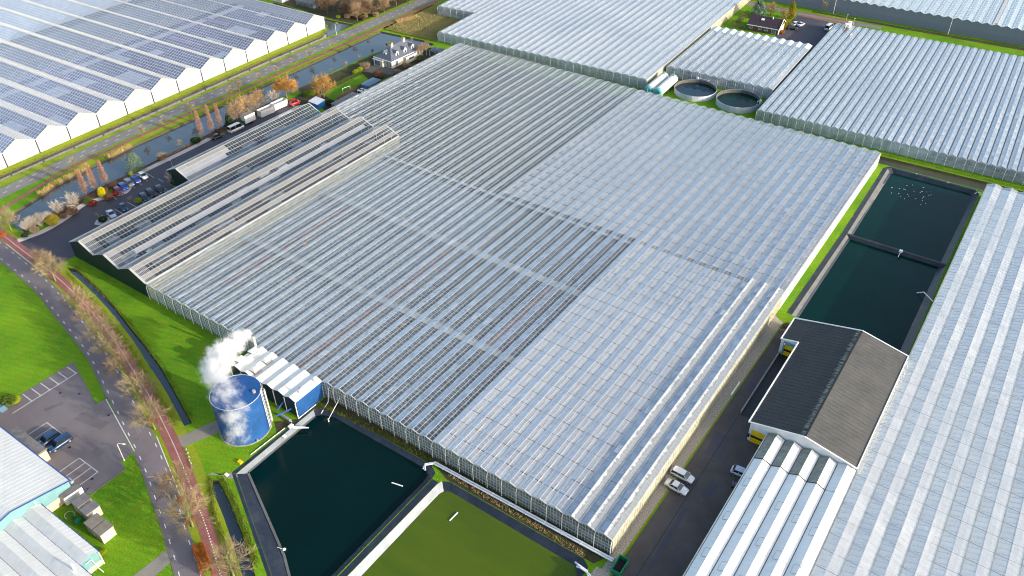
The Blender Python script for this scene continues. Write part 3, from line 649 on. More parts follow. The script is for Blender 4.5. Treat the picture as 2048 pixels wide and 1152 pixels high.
# ---------------------------------------------------------------- multi-span greenhouses
prnd = random.Random(99)
def venlo(name, label, ox, oy, rz, n, S, H, rise, seg, bars='white_bar', pitch=1.0, bw=.07, purl=(), gut='gutter_white', gw=.22, gz=.06, front=None, frame='white_bar', post='white_post', mull=.55, vents=None, ridge_w=.11, back=True, rails=(.33, .66), cat='greenhouse', lean=.25, tri_mat=None, pr=.075):
    """n ridge-and-furrow spans. Local x runs across the spans, y along them. seg(i) -> [(y0, y1, glass for the two slopes)]"""
    root = thing(name, label, cat, (ox, oy, 0), rz)
    cache = {}
    sl = math.hypot(S / 2, rise)
    def roof(L, mats, bars, vq=0):
        key = (round(L, 2), mats, bars, vq)
        if key in cache: return cache[key]
        g_ = MB(); b = MB()
        ny = max(1, round(L / 6))
        for kx, (xa, xb, za, zb) in enumerate(((0, S / 2, 0, rise), (S / 2, S, rise, 0))):
            for j in range(ny):
                y0, y1 = L * j / ny, L * (j + 1) / ny
                g_.poly([(xa, y0, za), (xb, y0, zb), (xb, y1, zb), (xa, y1, za)], kx)
            up = (-rise, 0, S / 2) if kx == 0 else (rise, 0, S / 2)
            m = int(L / pitch)
            for j in range(m + 1):
                y = min(max(L * j / m, bw / 2), L - bw / 2)
                b.bar((xa, y, za), (xb, y, zb), bw, .035, up, 0, False)
            for t in purl:
                x = xa + (xb - xa) * t; z = za + (zb - za) * t
                b.bar((x, 0, z + .004), (x, L, z + .004), bw * 1.1, .04, up, 0, False)
            if vents:
                vl, vp, vd = vents; y = (vp / 2 if kx else 0) + .6; rr = random.Random(3 + kx + 10 * vq)
                while y + vl < L:
                    o_ = .03 + .05 * rr.random() + (.22 * rr.random() if rr.random() < .16 else 0); t0 = vd
                    xe = S / 2 + (S / 2) * (1 - t0) * (1 if kx else -1); ze = rise * t0
                    nrm = Vector(up).normalized()
                    A = Vector((S / 2, y, rise)) + nrm * .045; B = Vector((S / 2, y + vl, rise)) + nrm * .045
                    Cc = Vector((xe, y + vl, ze)) + nrm * (.045 + o_); D = Vector((xe, y, ze)) + nrm * (.045 + o_)
                    g_.poly([A, D, Cc, B] if kx else [A, B, Cc, D], kx)
                    for p, q in ((A, D), (B, Cc), (D, Cc), ((A + B) / 2, (Cc + D) / 2)): b.bar(p, q, bw * 1.35, .03, up, 0, False)
                    y += vp
        b.bar((S / 2, 0, rise + .01), (S / 2, L, rise + .01), ridge_w, .06, (0, 0, 1))
        cache[key] = (g_.mesh('roof_span', list(mats)), b.mesh('glazing_bars', bars)); return cache[key]
    ymin, ymax = {}, {}
    for i in range(n):
        segs = seg(i)
        for q, (y0, y1, mats, *bq) in enumerate(segs):
            if len(bq) > 1:                                   # single large panes between the seams, each a part, each lying a little differently
                _, bm = roof(y1 - y0, mats, bq[0]); put('glazing_bars', bm, root, (i * S, y0, H), True)
                nb = bq[1]; st = (y1 - y0) / nb
                for kx in (0, 1):
                    if ('pane', kx, mats) not in cache:
                        m_ = MB(); a_, b_ = ((-S / 4, S / 4), (-rise / 2, rise / 2)) if kx == 0 else ((-S / 4, S / 4), (rise / 2, -rise / 2))
                        m_.poly([(a_[0] + .02, -st / 2 + .02, b_[0]), (a_[1] - .02, -st / 2 + .02, b_[1]), (a_[1] - .02, st / 2 - .02, b_[1]), (a_[0] + .02, st / 2 - .02, b_[0])]); cache[('pane', kx, mats)] = m_.mesh('roof_pane', mats[kx])
                    for j in range(nb):
                        o = put('roof_pane', cache[('pane', kx, mats)], root, (i * S + S / 4 + kx * S / 2, y0 + (j + .5) * st, H + rise / 2 + .012)); o.rotation_euler = (prnd.gauss(0, .0022), prnd.gauss(0, .006), 0)
                continue
            gm, bm = roof(y1 - y0, mats if isinstance(mats, tuple) else (mats, mats), bq[0] if bq else bars, (i * 7 + i // 3) % 4 if vents else 0)
            o = put('roof_span', gm, root, (i * S, y0, H)); put('glazing_bars', bm, o, stuff=True)
        ymin[i] = segs[0][0]; ymax[i] = segs[-1][1]
    gc = {}
    for i in range(n + 1):
        y0 = min(ymin.get(i, 1e9), ymin.get(i - 1, 1e9)); y1 = max(ymax.get(i, -1e9), ymax.get(i - 1, -1e9)); L = round(y1 - y0, 2)
        if L not in gc:
            b = MB(); b.box(-gw / 2, 0, -.12, gw / 2, L, gz); gc[L] = b.mesh('gutter', gut)
        put('gutter', gc[L], root, (i * S, y0, H))
        if post:
            if 'p' not in gc:
                b = MB(); b.tube([(0, -.08 - lean, 0), (0, -.08 - lean, H * .78), (0, -.04, H + .02)], [pr, pr, pr * .8], 6); gc['p'] = b.mesh('gable_post', post)
            put('gable_post', gc['p'], root, (i * S, y0, 0))
    def gable():
        pn = MB(); fr = MB()
        if tri_mat: pn.poly([(0, 0, .0), (S, 0, .0), (S, 0, H), (0, 0, H)]); pn.poly([(0, 0, H), (S, 0, H), (S / 2, 0, H + rise)], 1)
        else: pn.poly([(0, 0, .0), (S, 0, .0), (S, 0, H), (S / 2, 0, H + rise), (0, 0, H)])
        m = round(S / mull)
        for j in range(1, m):
            x = S * j / m; top = H + rise * (1 - abs(x - S / 2) / (S / 2)); fr.bar((x, 0, 0), (x, 0, top), .055, .06, (0, -1, 0), 0, False)
        for t in rails: fr.bar((0, .0, H * t), (S, .0, H * t), .06, .05, (0, -1, 0), 0, False)
        fr.bar((0, -.02, H), (S / 2, -.02, H + rise), .12, .08, (0, -1, 0)); fr.bar((S / 2, -.02, H + rise), (S, -.02, H), .12, .08, (0, -1, 0))
        return pn.mesh('gable_wall', [front, tri_mat] if tri_mat else front), fr.mesh('gable_frame', frame)
    if front:
        pn, fr = gable()
        for i in range(n):
            o = put('gable_wall', pn, root, (i * S, ymin[i], 0)); put('gable_frame', fr, o)
            if back:
                o = put('gable_wall', pn, root, (i * S, ymax[i], 0)); f_ = put('gable_frame', fr, o); f_.location = (0, .06, 0)
    root['_'] = 0; del root['_']
    return root, (lambda nm, mb, mat, stuff=False: (lambda o: (o.__setitem__('kind', 'stuff') if stuff else None, o)[1])(mb.build(nm, mat, root)))

def sheet(x0, y0, x1, y1, z, step=None, gap=.16):
    m = MB()
    if not step: m.poly([(x0, y0, z), (x1, y0, z), (x1, y1, z), (x0, y1, z)]); return m
    y = y0
    while y < y1 - .3:
        m.poly([(x0, y, z), (x1, y, z), (x1, min(y + step - gap, y1), z), (x0, min(y + step - gap, y1), z)]); y += step
    return m
def side_wall(x, y0, y1, h, s=1, sp=1.0, th=.05):
    m = MB(); m.box(x - th, y0, 0, x + th, y1, h)
    y = y0
    while y <= y1: m.bar((x + th * s, y, 0), (x + th * s, y, h), .09, .05, (s, 0, 0)); y += sp
    return m

# the big glasshouse in the middle; local x: 0 at its left edge
SP = 3.2; NS = 49; X0 = -NS * SP; YB = 81.3; YL = 161.15
def seg_main(i):
    k = NS - 1 - i               # 0 at the right edge
    front = ('glass_sky_sheen', 'glass_clear') if k >= 12 else ('glass_sky_sheen', 'glass_pale')
    if k < 3: front = ('glass_sky_sheen', 'shading_paint')
    back = ('glass_sky_sheen', 'glass_clear') if k >= 25 else ('glass_sky_sheen', 'glass_pale')
    if k >= NS - 2: back = ('glass_sky_sheen', 'glass_pale')
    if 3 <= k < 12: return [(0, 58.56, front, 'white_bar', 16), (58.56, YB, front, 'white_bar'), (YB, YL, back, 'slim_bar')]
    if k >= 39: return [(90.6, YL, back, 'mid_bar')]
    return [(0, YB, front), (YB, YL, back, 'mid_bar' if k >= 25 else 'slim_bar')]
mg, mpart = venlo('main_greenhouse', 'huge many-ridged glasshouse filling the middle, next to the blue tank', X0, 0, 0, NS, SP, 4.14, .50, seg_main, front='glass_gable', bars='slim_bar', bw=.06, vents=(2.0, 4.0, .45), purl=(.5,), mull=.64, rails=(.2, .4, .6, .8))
mpart('side_wall', side_wall(-X0 + .03, .1, 79.5, 4.1), 'wall_cream')
mpart('side_wall', side_wall(-X0 + .03, 79.5, YL, 4.1), 'wall_white')
mpart('side_wall', side_wall(-.03, 90.6, YL, 4.0, -1), 'glass_gable')
mpart('crop_bed', sheet(0, 90.7, 24.2 * SP, YL - .1, .35), 'crop_dark')
mpart('crop_bed', sheet(0, YB + .1, 24.2 * SP, 90.65, .35), 'crop_dark'); mpart('crop_bed', sheet(24.2 * SP, YB + .1, NS * SP - .1, YL - .1, .35), 'crop_dark')
mpart('crop_bed', sheet(10 * SP, .1, 26.0 * SP, YB, .35), 'crop_blue'); mpart('crop_bed', sheet(26.0 * SP, .1, 37.0 * SP, YB, .35), 'crop_slate')
mpart('crop_bed', sheet(37.0 * SP, .1, NS * SP - .1, YB, .35), 'crop_dark')
mpart('energy_screen', sheet(24.0 * SP, YB + 1.0, NS * SP - .2, YL - .2, 3.45, 4.0, .5), 'screen_grey')
mpart('energy_screen', sheet(37.0 * SP, .2, 48.95 * SP, YB - .5, 3.7, 3.66, .22), 'screen_white', True)
mpart('energy_screen', sheet(.15, 91, SP, YL - 1, 3.4), 'screen_bright')
mpart('walkway', sheet(10 * SP, 55.2, 37 * SP, 57.4, 2.2), 'walk_grey'); mpart('walkway', sheet(10 * SP, 27.6, 37 * SP, 29.6, 2.2), 'walk_grey')
mpart('end_curtain', sheet(10 * SP, YB - 1.4, 37 * SP, YB - .2, 3.0), 'walk_grey')
for x0, x1, y0, y1 in ((-114, -110.6, 12, 55), (-78, -74.6, 2, 60), (-48.2, -45, 30, 56), (-72.6, -71, 57, 80)): mpart('flower_row', sheet(x0 - X0, y0, x1 - X0, y1, 1.5), 'flower_pink')
lm_ = MB(); lm_.box(-.25, -.2, 0, .25, .2, .16); lme = lm_.mesh('grow_lamp', 'grow_light')
rl = random.Random(5)
for k in range(34):
    i = rl.choice(range(26, 48)); y = 95 + rl.random() * 62
    put('grow_lamp', lme, mg, ((NS - 1 - i) * SP + 2.3, y, 1.6 + rl.random()))
for x, y in ((-67.8, 2.8), (-80.4, 24), (-66.2, 24), (-57, 8.5), (-102, 45), (-94.5, 57), (-87, 67), (-107.5, 34), (-99, 22), (-71, 46), (-62, 63), (-51, 48)): put('grow_lamp', lme, mg, (x - X0, y, 3.0))
# lattice girders under the glass by the white-screened span on the left
t_ = MB()
for j in range(17):
    y = 93 + j * 4; t_.bar((.2, y, 3.5), (9.4, y, 3.5), .07, .07); t_.bar((.2, y, 4.0), (9.4, y, 4.0), .06, .06)
    for q in range(6): t_.bar((.2 + q * 1.5, y, 3.55), (.95 + q * 1.5, y, 4.0), .05, .05); t_.bar((.95 + q * 1.5, y, 4.0), (1.7 + q * 1.5, y, 3.55), .05, .05)
mpart('roof_girder', t_, 'grey_bar', True)

# glasshouses along the top
pale = ('glass_milky', 'glass_milky')
_, gp = venlo('back_greenhouse', 'long pale glasshouse at the top centre, with a white posted front facing the main glasshouse', -171.4, 167.4, R(2.75), 28, 3.2, 3.6, .5, lambda i: [(0, 170, pale)], bars='alu_bar', pitch=2.1, bw=.06, front='gable_pale', vents=(2.1, 4.2, .75), purl=(), back=False, rails=(.25, .5, .75))
gp('energy_screen', sheet(.1, .2, 28 * 3.2 - .1, 169, 3.3, 4.2, .15), 'screen_white', True); gp('crop_bed', sheet(.1, .1, 28 * 3.2 - .1, 169.5, .3), 'crop_blue')
gp('side_wall', side_wall(28 * 3.2 + .03, .1, 170, 3.5, 1), 'wall_cream'); gp('side_wall', side_wall(-.03, .1, 170, 3.5, -1), 'glass_gable')
_, gp = venlo('annex_greenhouse', 'small pale glasshouse block at the top, set back behind the brown meadow', -190.6, 191.2, R(5), 6, 3.2, 3.6, .5, lambda i: [(0, 120, pale)], bars='alu_bar', pitch=2.1, bw=.06, front='gable_pale', vents=(2.1, 4.2, .75), back=False, rails=(.25, .5, .75))
gp('energy_screen', sheet(.1, .2, 19, 119, 3.3), 'screen_white'); gp('side_wall', side_wall(-.03, .1, 120, 3.5, -1), 'glass_gable')
_, gp = venlo('tank_greenhouse', 'glasshouse with bright white far ends on its ridges, behind the two round water tanks', -81.3, 186.2, R(2.5), 12, 3.22, 3.6, .6, lambda i: [(0, 41.5, ('glass_pale', 'glass_milky')), (41.5, 46.5, ('glass_wash', 'glass_wash'))], bars='alu_bar', pitch=1.05, bw=.05, front='gable_pale', vents=(2.1, 4.2, .6), rails=(.33, .66), mull=.8)
gp('energy_screen', sheet(.1, .2, 38.4, 46, 3.3, 4.2, .2), 'screen_grey', True); gp('crop_bed', sheet(.1, .1, 38.5, 46, .3), 'crop_dark')
gp('side_wall', side_wall(12 * 3.22 + .03, .1, 46.4, 3.5, 1), 'wall_cream')
_, gp = venlo('ditch_greenhouse', 'blue-grey glasshouse with dark gutters at the top right, above the back ditch', -41.3, 170.3, R(2.1), 44, 2.62, 3.5, .45, lambda i: [(0, 92.5, ('glass_milky', 'glass_milky'))], bars='alu_bar', pitch=1.1, bw=.04, gut='gutter_dark', gw=.24, front='gable_pale', vents=(2.2, 4.4, .4), rails=(.5,), mull=.66)
gp('energy_screen', sheet(.1, .2, 115, 92, 3.2, 4.4, .12), 'screen_white', True); gp('crop_bed', sheet(.1, .1, 115, 92, .3), 'crop_blue')
gp('side_wall', side_wall(-.03, .1, 92.4, 3.4, -1), 'glass_gable')
_, gp = venlo('far_greenhouse', 'white-roofed glasshouse with a blank slate-grey front wall in the top right corner', -98, 284.0, R(1.9), 46, 3.52, 5.6, .75, lambda i: [(0, 110, ('glass_milky', 'glass_milky'))], bars='alu_bar', pitch=3.0, bw=.07, front='slate_wall', post=None, mull=99, rails=(), purl=(.5,), back=False, vents=None)
gp('energy_screen', sheet(.1, .2, 46 * 3.52, 109, 5.2, 4.4, .12), 'screen_bright', True); gp('path_strip', sheet(106, .3, 107.2, 109, 6.6), 'white_bar')
rg, gp = venlo('right_greenhouse', 'milky-white glasshouse along the right edge, next to the dark ponds', 29.15, -45, 0, 22, 3.93, 4.1, .64, lambda i: [(0, 204.6, ('glass_milky', 'glass_white'))] if i > 5 else [(0, 48.36, ('glass_milky', 'glass_white')), (48.36, 141.36, ('glass_milky', 'glass_white'), 'alu_bar', 25), (141.36, 204.6, ('glass_milky', 'glass_white'))], bars='alu_bar', pitch=1.24, bw=.04, purl=(), front='glass_gable', vents=None, back=True, gut='gutter_white', gw=.12, ridge_w=.1)
gp('energy_screen', sheet(.1, .2, 22 * 3.93 - .1, 204.4, 3.75, 3.72, .11), 'screen_bright', True); gp('crop_bed', sheet(.1, .1, 86, 204, .3), 'crop_dark')
gp('side_wall', side_wall(-.03, .1, 204.5, 4.0, -1), 'wall_cream')
# left: wide spans running away to the left
def seg_left(i): return [(0, 46, ('glass_violet', 'glass_milky')), (46, 50.5, ('glass_pale', 'glass_milky')), (50.5, 86, ('glass_hazy', 'glass_milky')), (86, 190, ('glass_frost', 'glass_milky'))]
lg, gp = venlo('left_greenhouse', 'glasshouse of wide gabled bays with dazzling white end walls at the top left', -215.6, -5.4, R(91.45), 15, 10.58, 4.4, 2.55, seg_left, bars='white_bar', pitch=1.3, bw=.10, purl=(.2, .4, .6, .8), gut='gutter_white', gw=.5, gz=.1, front='wall_white', frame='gutter_white', post='dark_seam', mull=2.1, ridge_w=.3, back=False, rails=(1.0,), lean=.05, tri_mat='cream_gable', pr=.2)
gp('crop_bed', sheet(.1, .2, 158, 84, .8), 'crop_violet'); gp('energy_screen', sheet(.1, 86.2, 158, 189, 4.0, 5.2, .15), 'screen_bright', True); gp('energy_screen', sheet(.1, 51, 158, 85.5, 2.2, 1.1, .5), 'screen_grey', True); gp('walkway', sheet(.1, 46, 158, 50, 1.0), 'screen_grey')
gp('partition', (lambda m: (m.box(0, 85.8, .3, 158, 86.0, 4.3), m)[1])(MB()), 'dark_seam')
rs_ = random.Random(19)
for q in range(15):
    x = (q % 15) * 10.58 + .6 + rs_.random() * 2; y = 3 + rs_.random() * 32; gp('energy_screen', sheet(x, y, x + 3 + rs_.random() * 5, y + 4 + rs_.random() * 10, 2.6 + .004 * q), 'screen_grey')
rf = random.Random(11)
for k in range(26):
    x = rf.random() * 150; y = 2 + rf.random() * 70; gp('flower_row', sheet(x, y, x + 1.2 + rf.random() * 1.6, y + 8 + rf.random() * 16, 1.0 + .003 * k), 'flower_magenta')
gp('side_wall', side_wall(15 * 10.58 + .04, .1, 190, 4.3, 1, 2), 'wall_white')
# ---------------------------------------------------------------- packing halls with black-green gables and wide paned roofs
def hall(name, label, x0, y0, x1, y1, H, rise, rows, pitch=1.0, left='beige_panel', gable_mat='wall_green', n=1, open_left=True):
    root = thing(name, label, 'hall', (x0, y0, 0)); S = (x1 - x0) / n; L = y1 - y0
    for i in range(n):
        rr = rows[i] if isinstance(rows[0], (list, tuple)) else rows
        g_ = MB(); b = MB(); x = i * S
        up = Vector((rise, 0, S / 2)).normalized(); m = int(round(L / pitch))
        mats = ['beige_panel', 'glass_clear', 'hall_screen', 'glass_pale', 'white_paint']
        k = len(rr)
        for q, spec in enumerate(rr):
            ta, tb = q / k, (q + 1) / k
            A = lambda t, y: Vector((x + S / 2 + S / 2 * t, y, H + rise * (1 - t)))
            for (ya, yb, mi) in (spec if isinstance(spec, list) else [(0, L, spec)]):
                g_.poly([A(ta, ya), A(tb, ya), A(tb, yb), A(ta, yb)], mi)
            p = A(tb, 0) if q < k - 1 else None
            if p is not None: b.bar(A(tb, 0), A(tb, L), .13, .06, up, 0, False)
        sub = pitch
        for j in range(m + 1):
            y = min(max(L * j / m, .07), L - .07); w_ = .085
            b.bar((x + S / 2, y, H + rise), (x + S, y, H), w_, .05, up, 0, False)
        for y in (pitch * .33, pitch * .66, pitch * 1.33, pitch * 1.66, pitch * 2.33, pitch * 2.66): b.bar((x + S / 2, y, H + rise), (x + S, y, H), .09, .05, up, 0, False)
        upl = Vector((-rise, 0, S / 2)).normalized()
        lf = MB(); lf.poly([(x, 0, H), (x + S / 2, 0, H + rise), (x + S / 2, L, H + rise), (x, L, H)])
        b.bar((x + S / 2, 0, H + rise + .02), (x + S / 2, L, H + rise + .02), .3, .08)
        b.bar((x + S / 2, -.02, H + rise), (x + S, -.02, H), .5, .09, up); b.bar((x + S / 2, L, H + rise), (x + S, L, H), .4, .09, up)
        lb = MB()
        for j in range(m + 1): lb.bar((x, min(max(L * j / m, .05), L - .05), H), (x + S / 2, min(max(L * j / m, .05), L - .05), H + rise), .06, .03, upl, 0, False)
        for t in (.33, .66): lb.bar((x + S / 2 * t, 0, H + rise * t + .005), (x + S / 2 * t, L, H + rise * t + .005), .08, .03, upl, 0, False)
        r_ = g_.build('roof_slope', mats, root); o = b.build('roof_bars', 'hall_bar', r_); o['kind'] = 'stuff'
        l_ = lf.build('roof_slope', 'glass_pale', root); o = lb.build('roof_bars', 'alu_bar', l_); o['kind'] = 'stuff'
        for yy in (0, L):
            w_ = MB(); w_.poly([(x, yy, 0), (x + S, yy, 0), (x + S, yy, H), (x + S / 2, yy, H + rise), (x, yy, H)]); w_.build('gable_wall', gable_mat if yy == 0 else 'glass_gable', root)
        gt = MB(); gt.box(x - .22, 0, H - .15, x + .22, L, H + .06); gt.build('gutter', 'gutter_white', root)
    for x, s in ((0, -1), (S * n, 1)):
        w_ = MB(); w_.box(x - .06, .02, 0, x + .06, L - .02, H - .16)
        for j in range(int(L / 2)): w_.bar((x + .06 * s, j * 2 + 1, 0), (x + .06 * s, j * 2 + 1, H - .16), .08, .05, (s, 0, 0))
        w_.build('side_wall', gable_mat if x == 0 else 'wall_cream', root)
    gt = MB(); gt.box(S * n - .22, 0, H - .15, S * n + .22, L, H + .06); gt.build('gutter', 'gutter_white', root)
    fl = MB(); fl.poly([(.1, .1, .2), (S * n - .1, .1, .2), (S * n - .1, L - .1, .2), (.1, L - .1, .2)]); fl.build('hall_floor', 'crop_hall', root)
    bn = MB(); r2 = random.Random(int(x1 * 7))
    for q in range(70):
        bx = 1 + r2.random() * (S * n - 3); by = 1 + r2.random() * (L - 5); bn.box(bx, by, .2, bx + 1.2 + r2.random(), by + 2 + r2.random() * 3, .9 + r2.random() * .5)
    bn.build('bench', 'crop_blue', root)['kind'] = 'stuff'
    return root
hall('packing_hall', 'hall with three paned roof ridges and blackish-green gable wall beside the yard', -156.0, 0, -124.95, 90.4, 4.5, 2.2,
     [[0, 1, 1, 1], [0, 1, [(0, 6, 1), (6, 88.5, 2), (88.5, 90.4, 1)], 1], [0, 1, 1, 0, 1]], n=3)
h4 = hall('propagation_house', 'single-ridge paned glass hall with white-screened front half along the canal yard', -166.5, 36.9, -156.3, 88.4, 4.4, 2.2,
     [[[(0, 17, 0), (17, 51.5, 1)], [(0, 17, 2), (17, 51.5, 1)], [(0, 15, 2), (15, 51.5, 1)], [(0, 12, 2), (12, 51.5, 1)]]], n=1)

# ---------------------------------------------------------------- boiler house, heat tank, flue and steam
bh = thing('boiler_house', 'blue-walled boiler house with six white sheet roof ridges behind the blue tank', 'boiler house', (-86.4, -7.4, 0))
for i in range(6):
    x = i * 3.2; d = 7.4
    for (xa, xb, za, zb) in ((x, x + 1.6, 4.2, 4.85), (x + 1.6, x + 3.2, 4.85, 4.2)):
        m = MB(); m.poly([(xa, 0, za), (xb, 0, zb), (xb, d - .12, zb), (xa, d - .12, za)]); m.poly([(xa, 0, za - .08), (xa, d - .12, za - .08), (xb, d - .12, zb - .08), (xb, 0, zb - .08)])
        m.poly([(xa, 0, za - .08), (xb, 0, zb - .08), (xb, 0, zb), (xa, 0, za)]); m.build('roof_sheet', 'white_roof', bh)
    m = MB(); m.poly([(x, 0.05, 0), (x + 3.2, .05, 0), (x + 3.2, .05, 4.1), (x + 1.6, .05, 4.75), (x, .05, 4.1)]); m.build('gable_wall', 'blue_wall_shaded', bh)
    m = MB(); m.box(x - .06, -.02, 4.05, x + .06, d - .15, 4.19); m.build('gutter', 'gutter_dark', bh)
    m = MB(); m.tube([(x, -.12, 0), (x, -.12, 4.1)], .09, 6); m.build('downpipe', 'white_post', bh)
m = MB(); m.tube([(19.2, -.12, 0), (19.2, -.12, 4.1)], .1, 6); m.build('downpipe', 'white_post', bh)
m = MB(); m.box(19.1, .1, .1, 19.26, 7.2, 4.12); m.build('side_wall', 'blue_paint', bh)
m = MB(); m.box(-.06, .1, 0, .06, 7.2, 4.1); m.build('side_wall', 'blue_wall_shaded', bh)
m = MB(); m.box(14.5, -.1, 0, 15.8, -.0, 2.0); m.build('door', 'black_trim', bh)
for x, y in ((5.6, 5.0), (5.9, 1.7), (1.3, 5.3), (1.0, 1.9)):
    m = MB(); m.box(x - .75, y - .8, 4.2, x + .75, y + .8, 5.1); m.build('roof_vent', 'corrugated_grey', bh)
    m = MB(); m.v = [(x - .85, y - .95, 5.1), (x + .85, y - .95, 5.1), (x + .85, y + .95, 5.1), (x - .85, y + .95, 5.1), (x - .2, y - .5, 5.5), (x + .2, y - .5, 5.5), (x + .2, y + .5, 5.5), (x - .2, y + .5, 5.5)]
    m.f = [(3, 2, 1, 0), (4, 5, 6, 7), (0, 1, 5, 4), (1, 2, 6, 5), (2, 3, 7, 6), (3, 0, 4, 7)]; m.mi = [0] * 6; m.build('vent_cowl', 'white_roof', bh)
m = MB(); m.cyl(18.4, 2.2, 4.3, 5.8, .26, 12); m.build('roof_flue', 'white_post', bh)
m = MB(); m.cyl(18.4, 2.2, 5.8, 5.95, .33, 12); m.build('flue_cap', 'steel', bh)
m = MB(); m.box(18.2, 6.0, 4.5, 19.0, 6.6, 5.1); m.build('roof_box', 'white_roof', bh)
fl = MB(); fl.cyl(-86.3, -.6, 0, 7.2, .26, 10); tag(fl.build('steam_flue', 'cream_wall'), 'slim pale flue pipe that the steam pours from', 'flue')
fl = MB(); fl.cyl(-85.3, -8.3, 0, 5.2, .1, 8); tag(fl.build('vent_pipe', 'steel'), 'thin grey vent pipe between the steam and the boiler house', 'pipe')
TX, TY, TR, TH = -73.9, -15.2, 4.78, 9.8
tk = thing('heat_tank', 'tall round royal blue heat storage tank veiled by steam', 'tank', (TX, TY, 0))
m = MB(); n_ = 56
for k_ in range(6):
    z0 = TH * k_ / 6; z1 = TH * (k_ + 1) / 6 - .03
    for j in range(n_):
        a, b = 2 * math.pi * j / n_, 2 * math.pi * (j + 1) / n_
        m.poly([(TR * math.cos(a), TR * math.sin(a), z0), (TR * math.cos(b), TR * math.sin(b), z0), (TR * math.cos(b), TR * math.sin(b), z1), (TR * math.cos(a), TR * math.sin(a), z1)])
        r2 = TR - .025
        m.poly([(TR * math.cos(a), TR * math.sin(a), z1), (TR * math.cos(b), TR * math.sin(b), z1), (r2 * math.cos(b), r2 * math.sin(b), z1 + .015), (r2 * math.cos(a), r2 * math.sin(a), z1 + .015)])
        m.poly([(r2 * math.cos(a), r2 * math.sin(a), z1 + .015), (r2 * math.cos(b), r2 * math.sin(b), z1 + .015), (TR * math.cos(b), TR * math.sin(b), z1 + .03), (TR * math.cos(a), TR * math.sin(a), z1 + .03)])
m.build('shell', 'blue_paint', tk)
m = MB()
for j in range(n_):
    a, b = 2 * math.pi * j / n_, 2 * math.pi * (j + 1) / n_
    m.poly([(TR * math.cos(a), TR * math.sin(a), TH), (TR * math.cos(b), TR * math.sin(b), TH), (0, 0, TH + .55)])
m.build('roof', 'blue_paint', tk)
m = MB(); m.tube([((TR + .02) * math.cos(t * .2244), (TR + .02) * math.sin(t * .2244), TH) for t in range(29)], .06, 6, caps=False); m.build('rim', 'tank_steel', tk)
m = MB(); m.cyl(3.1, 1.9, TH + .1, TH + .6, .35, 12); m.build('manhole', 'steel', tk)
m = MB(); a = .55; ux, uy = math.cos(a), math.sin(a)
for s_ in (-.28, .28): m.tube([((TR + .25) * ux - s_ * uy, (TR + .25) * uy + s_ * ux, .2), ((TR + .25) * ux - s_ * uy, (TR + .25) * uy + s_ * ux, TH + 1.0)], .04, 5)
for z in range(34): m.bar(((TR + .25) * ux + .28 * uy, (TR + .25) * uy - .28 * ux, .5 + z * .29), ((TR + .25) * ux - .28 * uy, (TR + .25) * uy + .28 * ux, .5 + z * .29), .03, .03)
for z in range(11):
    cx, cy = (TR + .6) * ux, (TR + .6) * uy; m.tube([(cx + .38 * math.cos(t) , cy + .38 * math.sin(t), 2.2 + z * .85) for t in [k * .785 for k in range(9)]], .025, 4, caps=False)
for t in range(5): m.bar(((TR + .97) * ux + (t - 2) * .12 * uy, (TR + .97) * uy - (t - 2) * .12 * ux, 2.2), ((TR + .97) * ux + (t - 2) * .12 * uy, (TR + .97) * uy - (t - 2) * .12 * ux, 10.7), .03, .03, (ux, uy, 0))
m.build('cage_ladder', 'white_post', tk)
m = MB(); m.cyl(0, 0, .0, .12, TR + .25, 48); m.build('plinth', 'concrete', tk)
m = MB(); m.tube([(TR - .1, -1.2, .6), (TR + .4, -1.4, .6)], .2, 8); m.build('pipe_stub', 'steel', tk)
m = MB(); m.tube([(-70.2, -9.9, 2.4), (-71.0, -7.5, 2.4), (-71, -7.3, 2.4)], .16, 8); m.tube([(-69.7, -10.9, 1.9), (-68.6, -7.6, 1.9)], .16, 8); tag(m.build('supply_pipes', 'blue_paint'), 'two blue pipes joining the tank to the boiler house', 'pipes')
m = MB(); m.tube([(-70.4, -9.1, .45), (-67.6, -9.2, .45)], .3, 10); m.tube([(-67.6, -9.2, .45), (-67.2, -9.2, .2)], .12, 8); tag(m.build('pump_cylinder', 'steel'), 'small grey cylinder lying by the boiler house corner', 'cylinder')
def puff_mat(name, dens, th):
    k = N(name); tc = k.n('TexCoord'); v = k.n('VectorMath', operation='LENGTH'); k.l(tc.outputs['Object'], v.inputs[0])
    nz = k.noise(.55, 6, .68, coord='World'); n2 = k.noise(1.9, 5, .7, coord='World')
    e = k.math('SUBTRACT', 1.0, v.outputs['Value'])
    e = k.math('ADD', e, k.math('MULTIPLY', k.math('SUBTRACT', nz, .5), 3.4)); e = k.math('ADD', e, k.math('MULTIPLY', k.math('SUBTRACT', n2, .5), 1.7))
    e = k.math('MULTIPLY', k.math('SUBTRACT', e, th), 1.5, True)
    e = k.math('MULTIPLY', e, k.math('MULTIPLY', k.math('SUBTRACT', 1.0, v.outputs['Value']), 3.0, True))
    pv = k.n('VolumePrincipled'); pv.inputs['Color'].default_value = (.97, .97, .98, 1); pv.inputs['Anisotropy'].default_value = .2
    k.l(k.math('MULTIPLY', e, dens), pv.inputs['Density']); k.l(pv.outputs[0], k.out.inputs['Volume']); return k.m
puff_mat('steam_dense', 1.3, .2); puff_mat('steam_thin', .55, .38)
plume = thing('steam_plume', 'white plume of steam drifting from the flue across the blue tank', 'steam', (-86.3, -.6, 7.2), kind='stuff')
ico = MB()
bm_ = __import__('bmesh').new(); __import__('bmesh').ops.create_icosphere(bm_, subdivisions=3, radius=1.0); ico.v = [tuple(v.co) for v in bm_.verts]; ico.f = [tuple(v.index for v in f.verts) for f in bm_.faces]; ico.mi = [0] * len(ico.f)
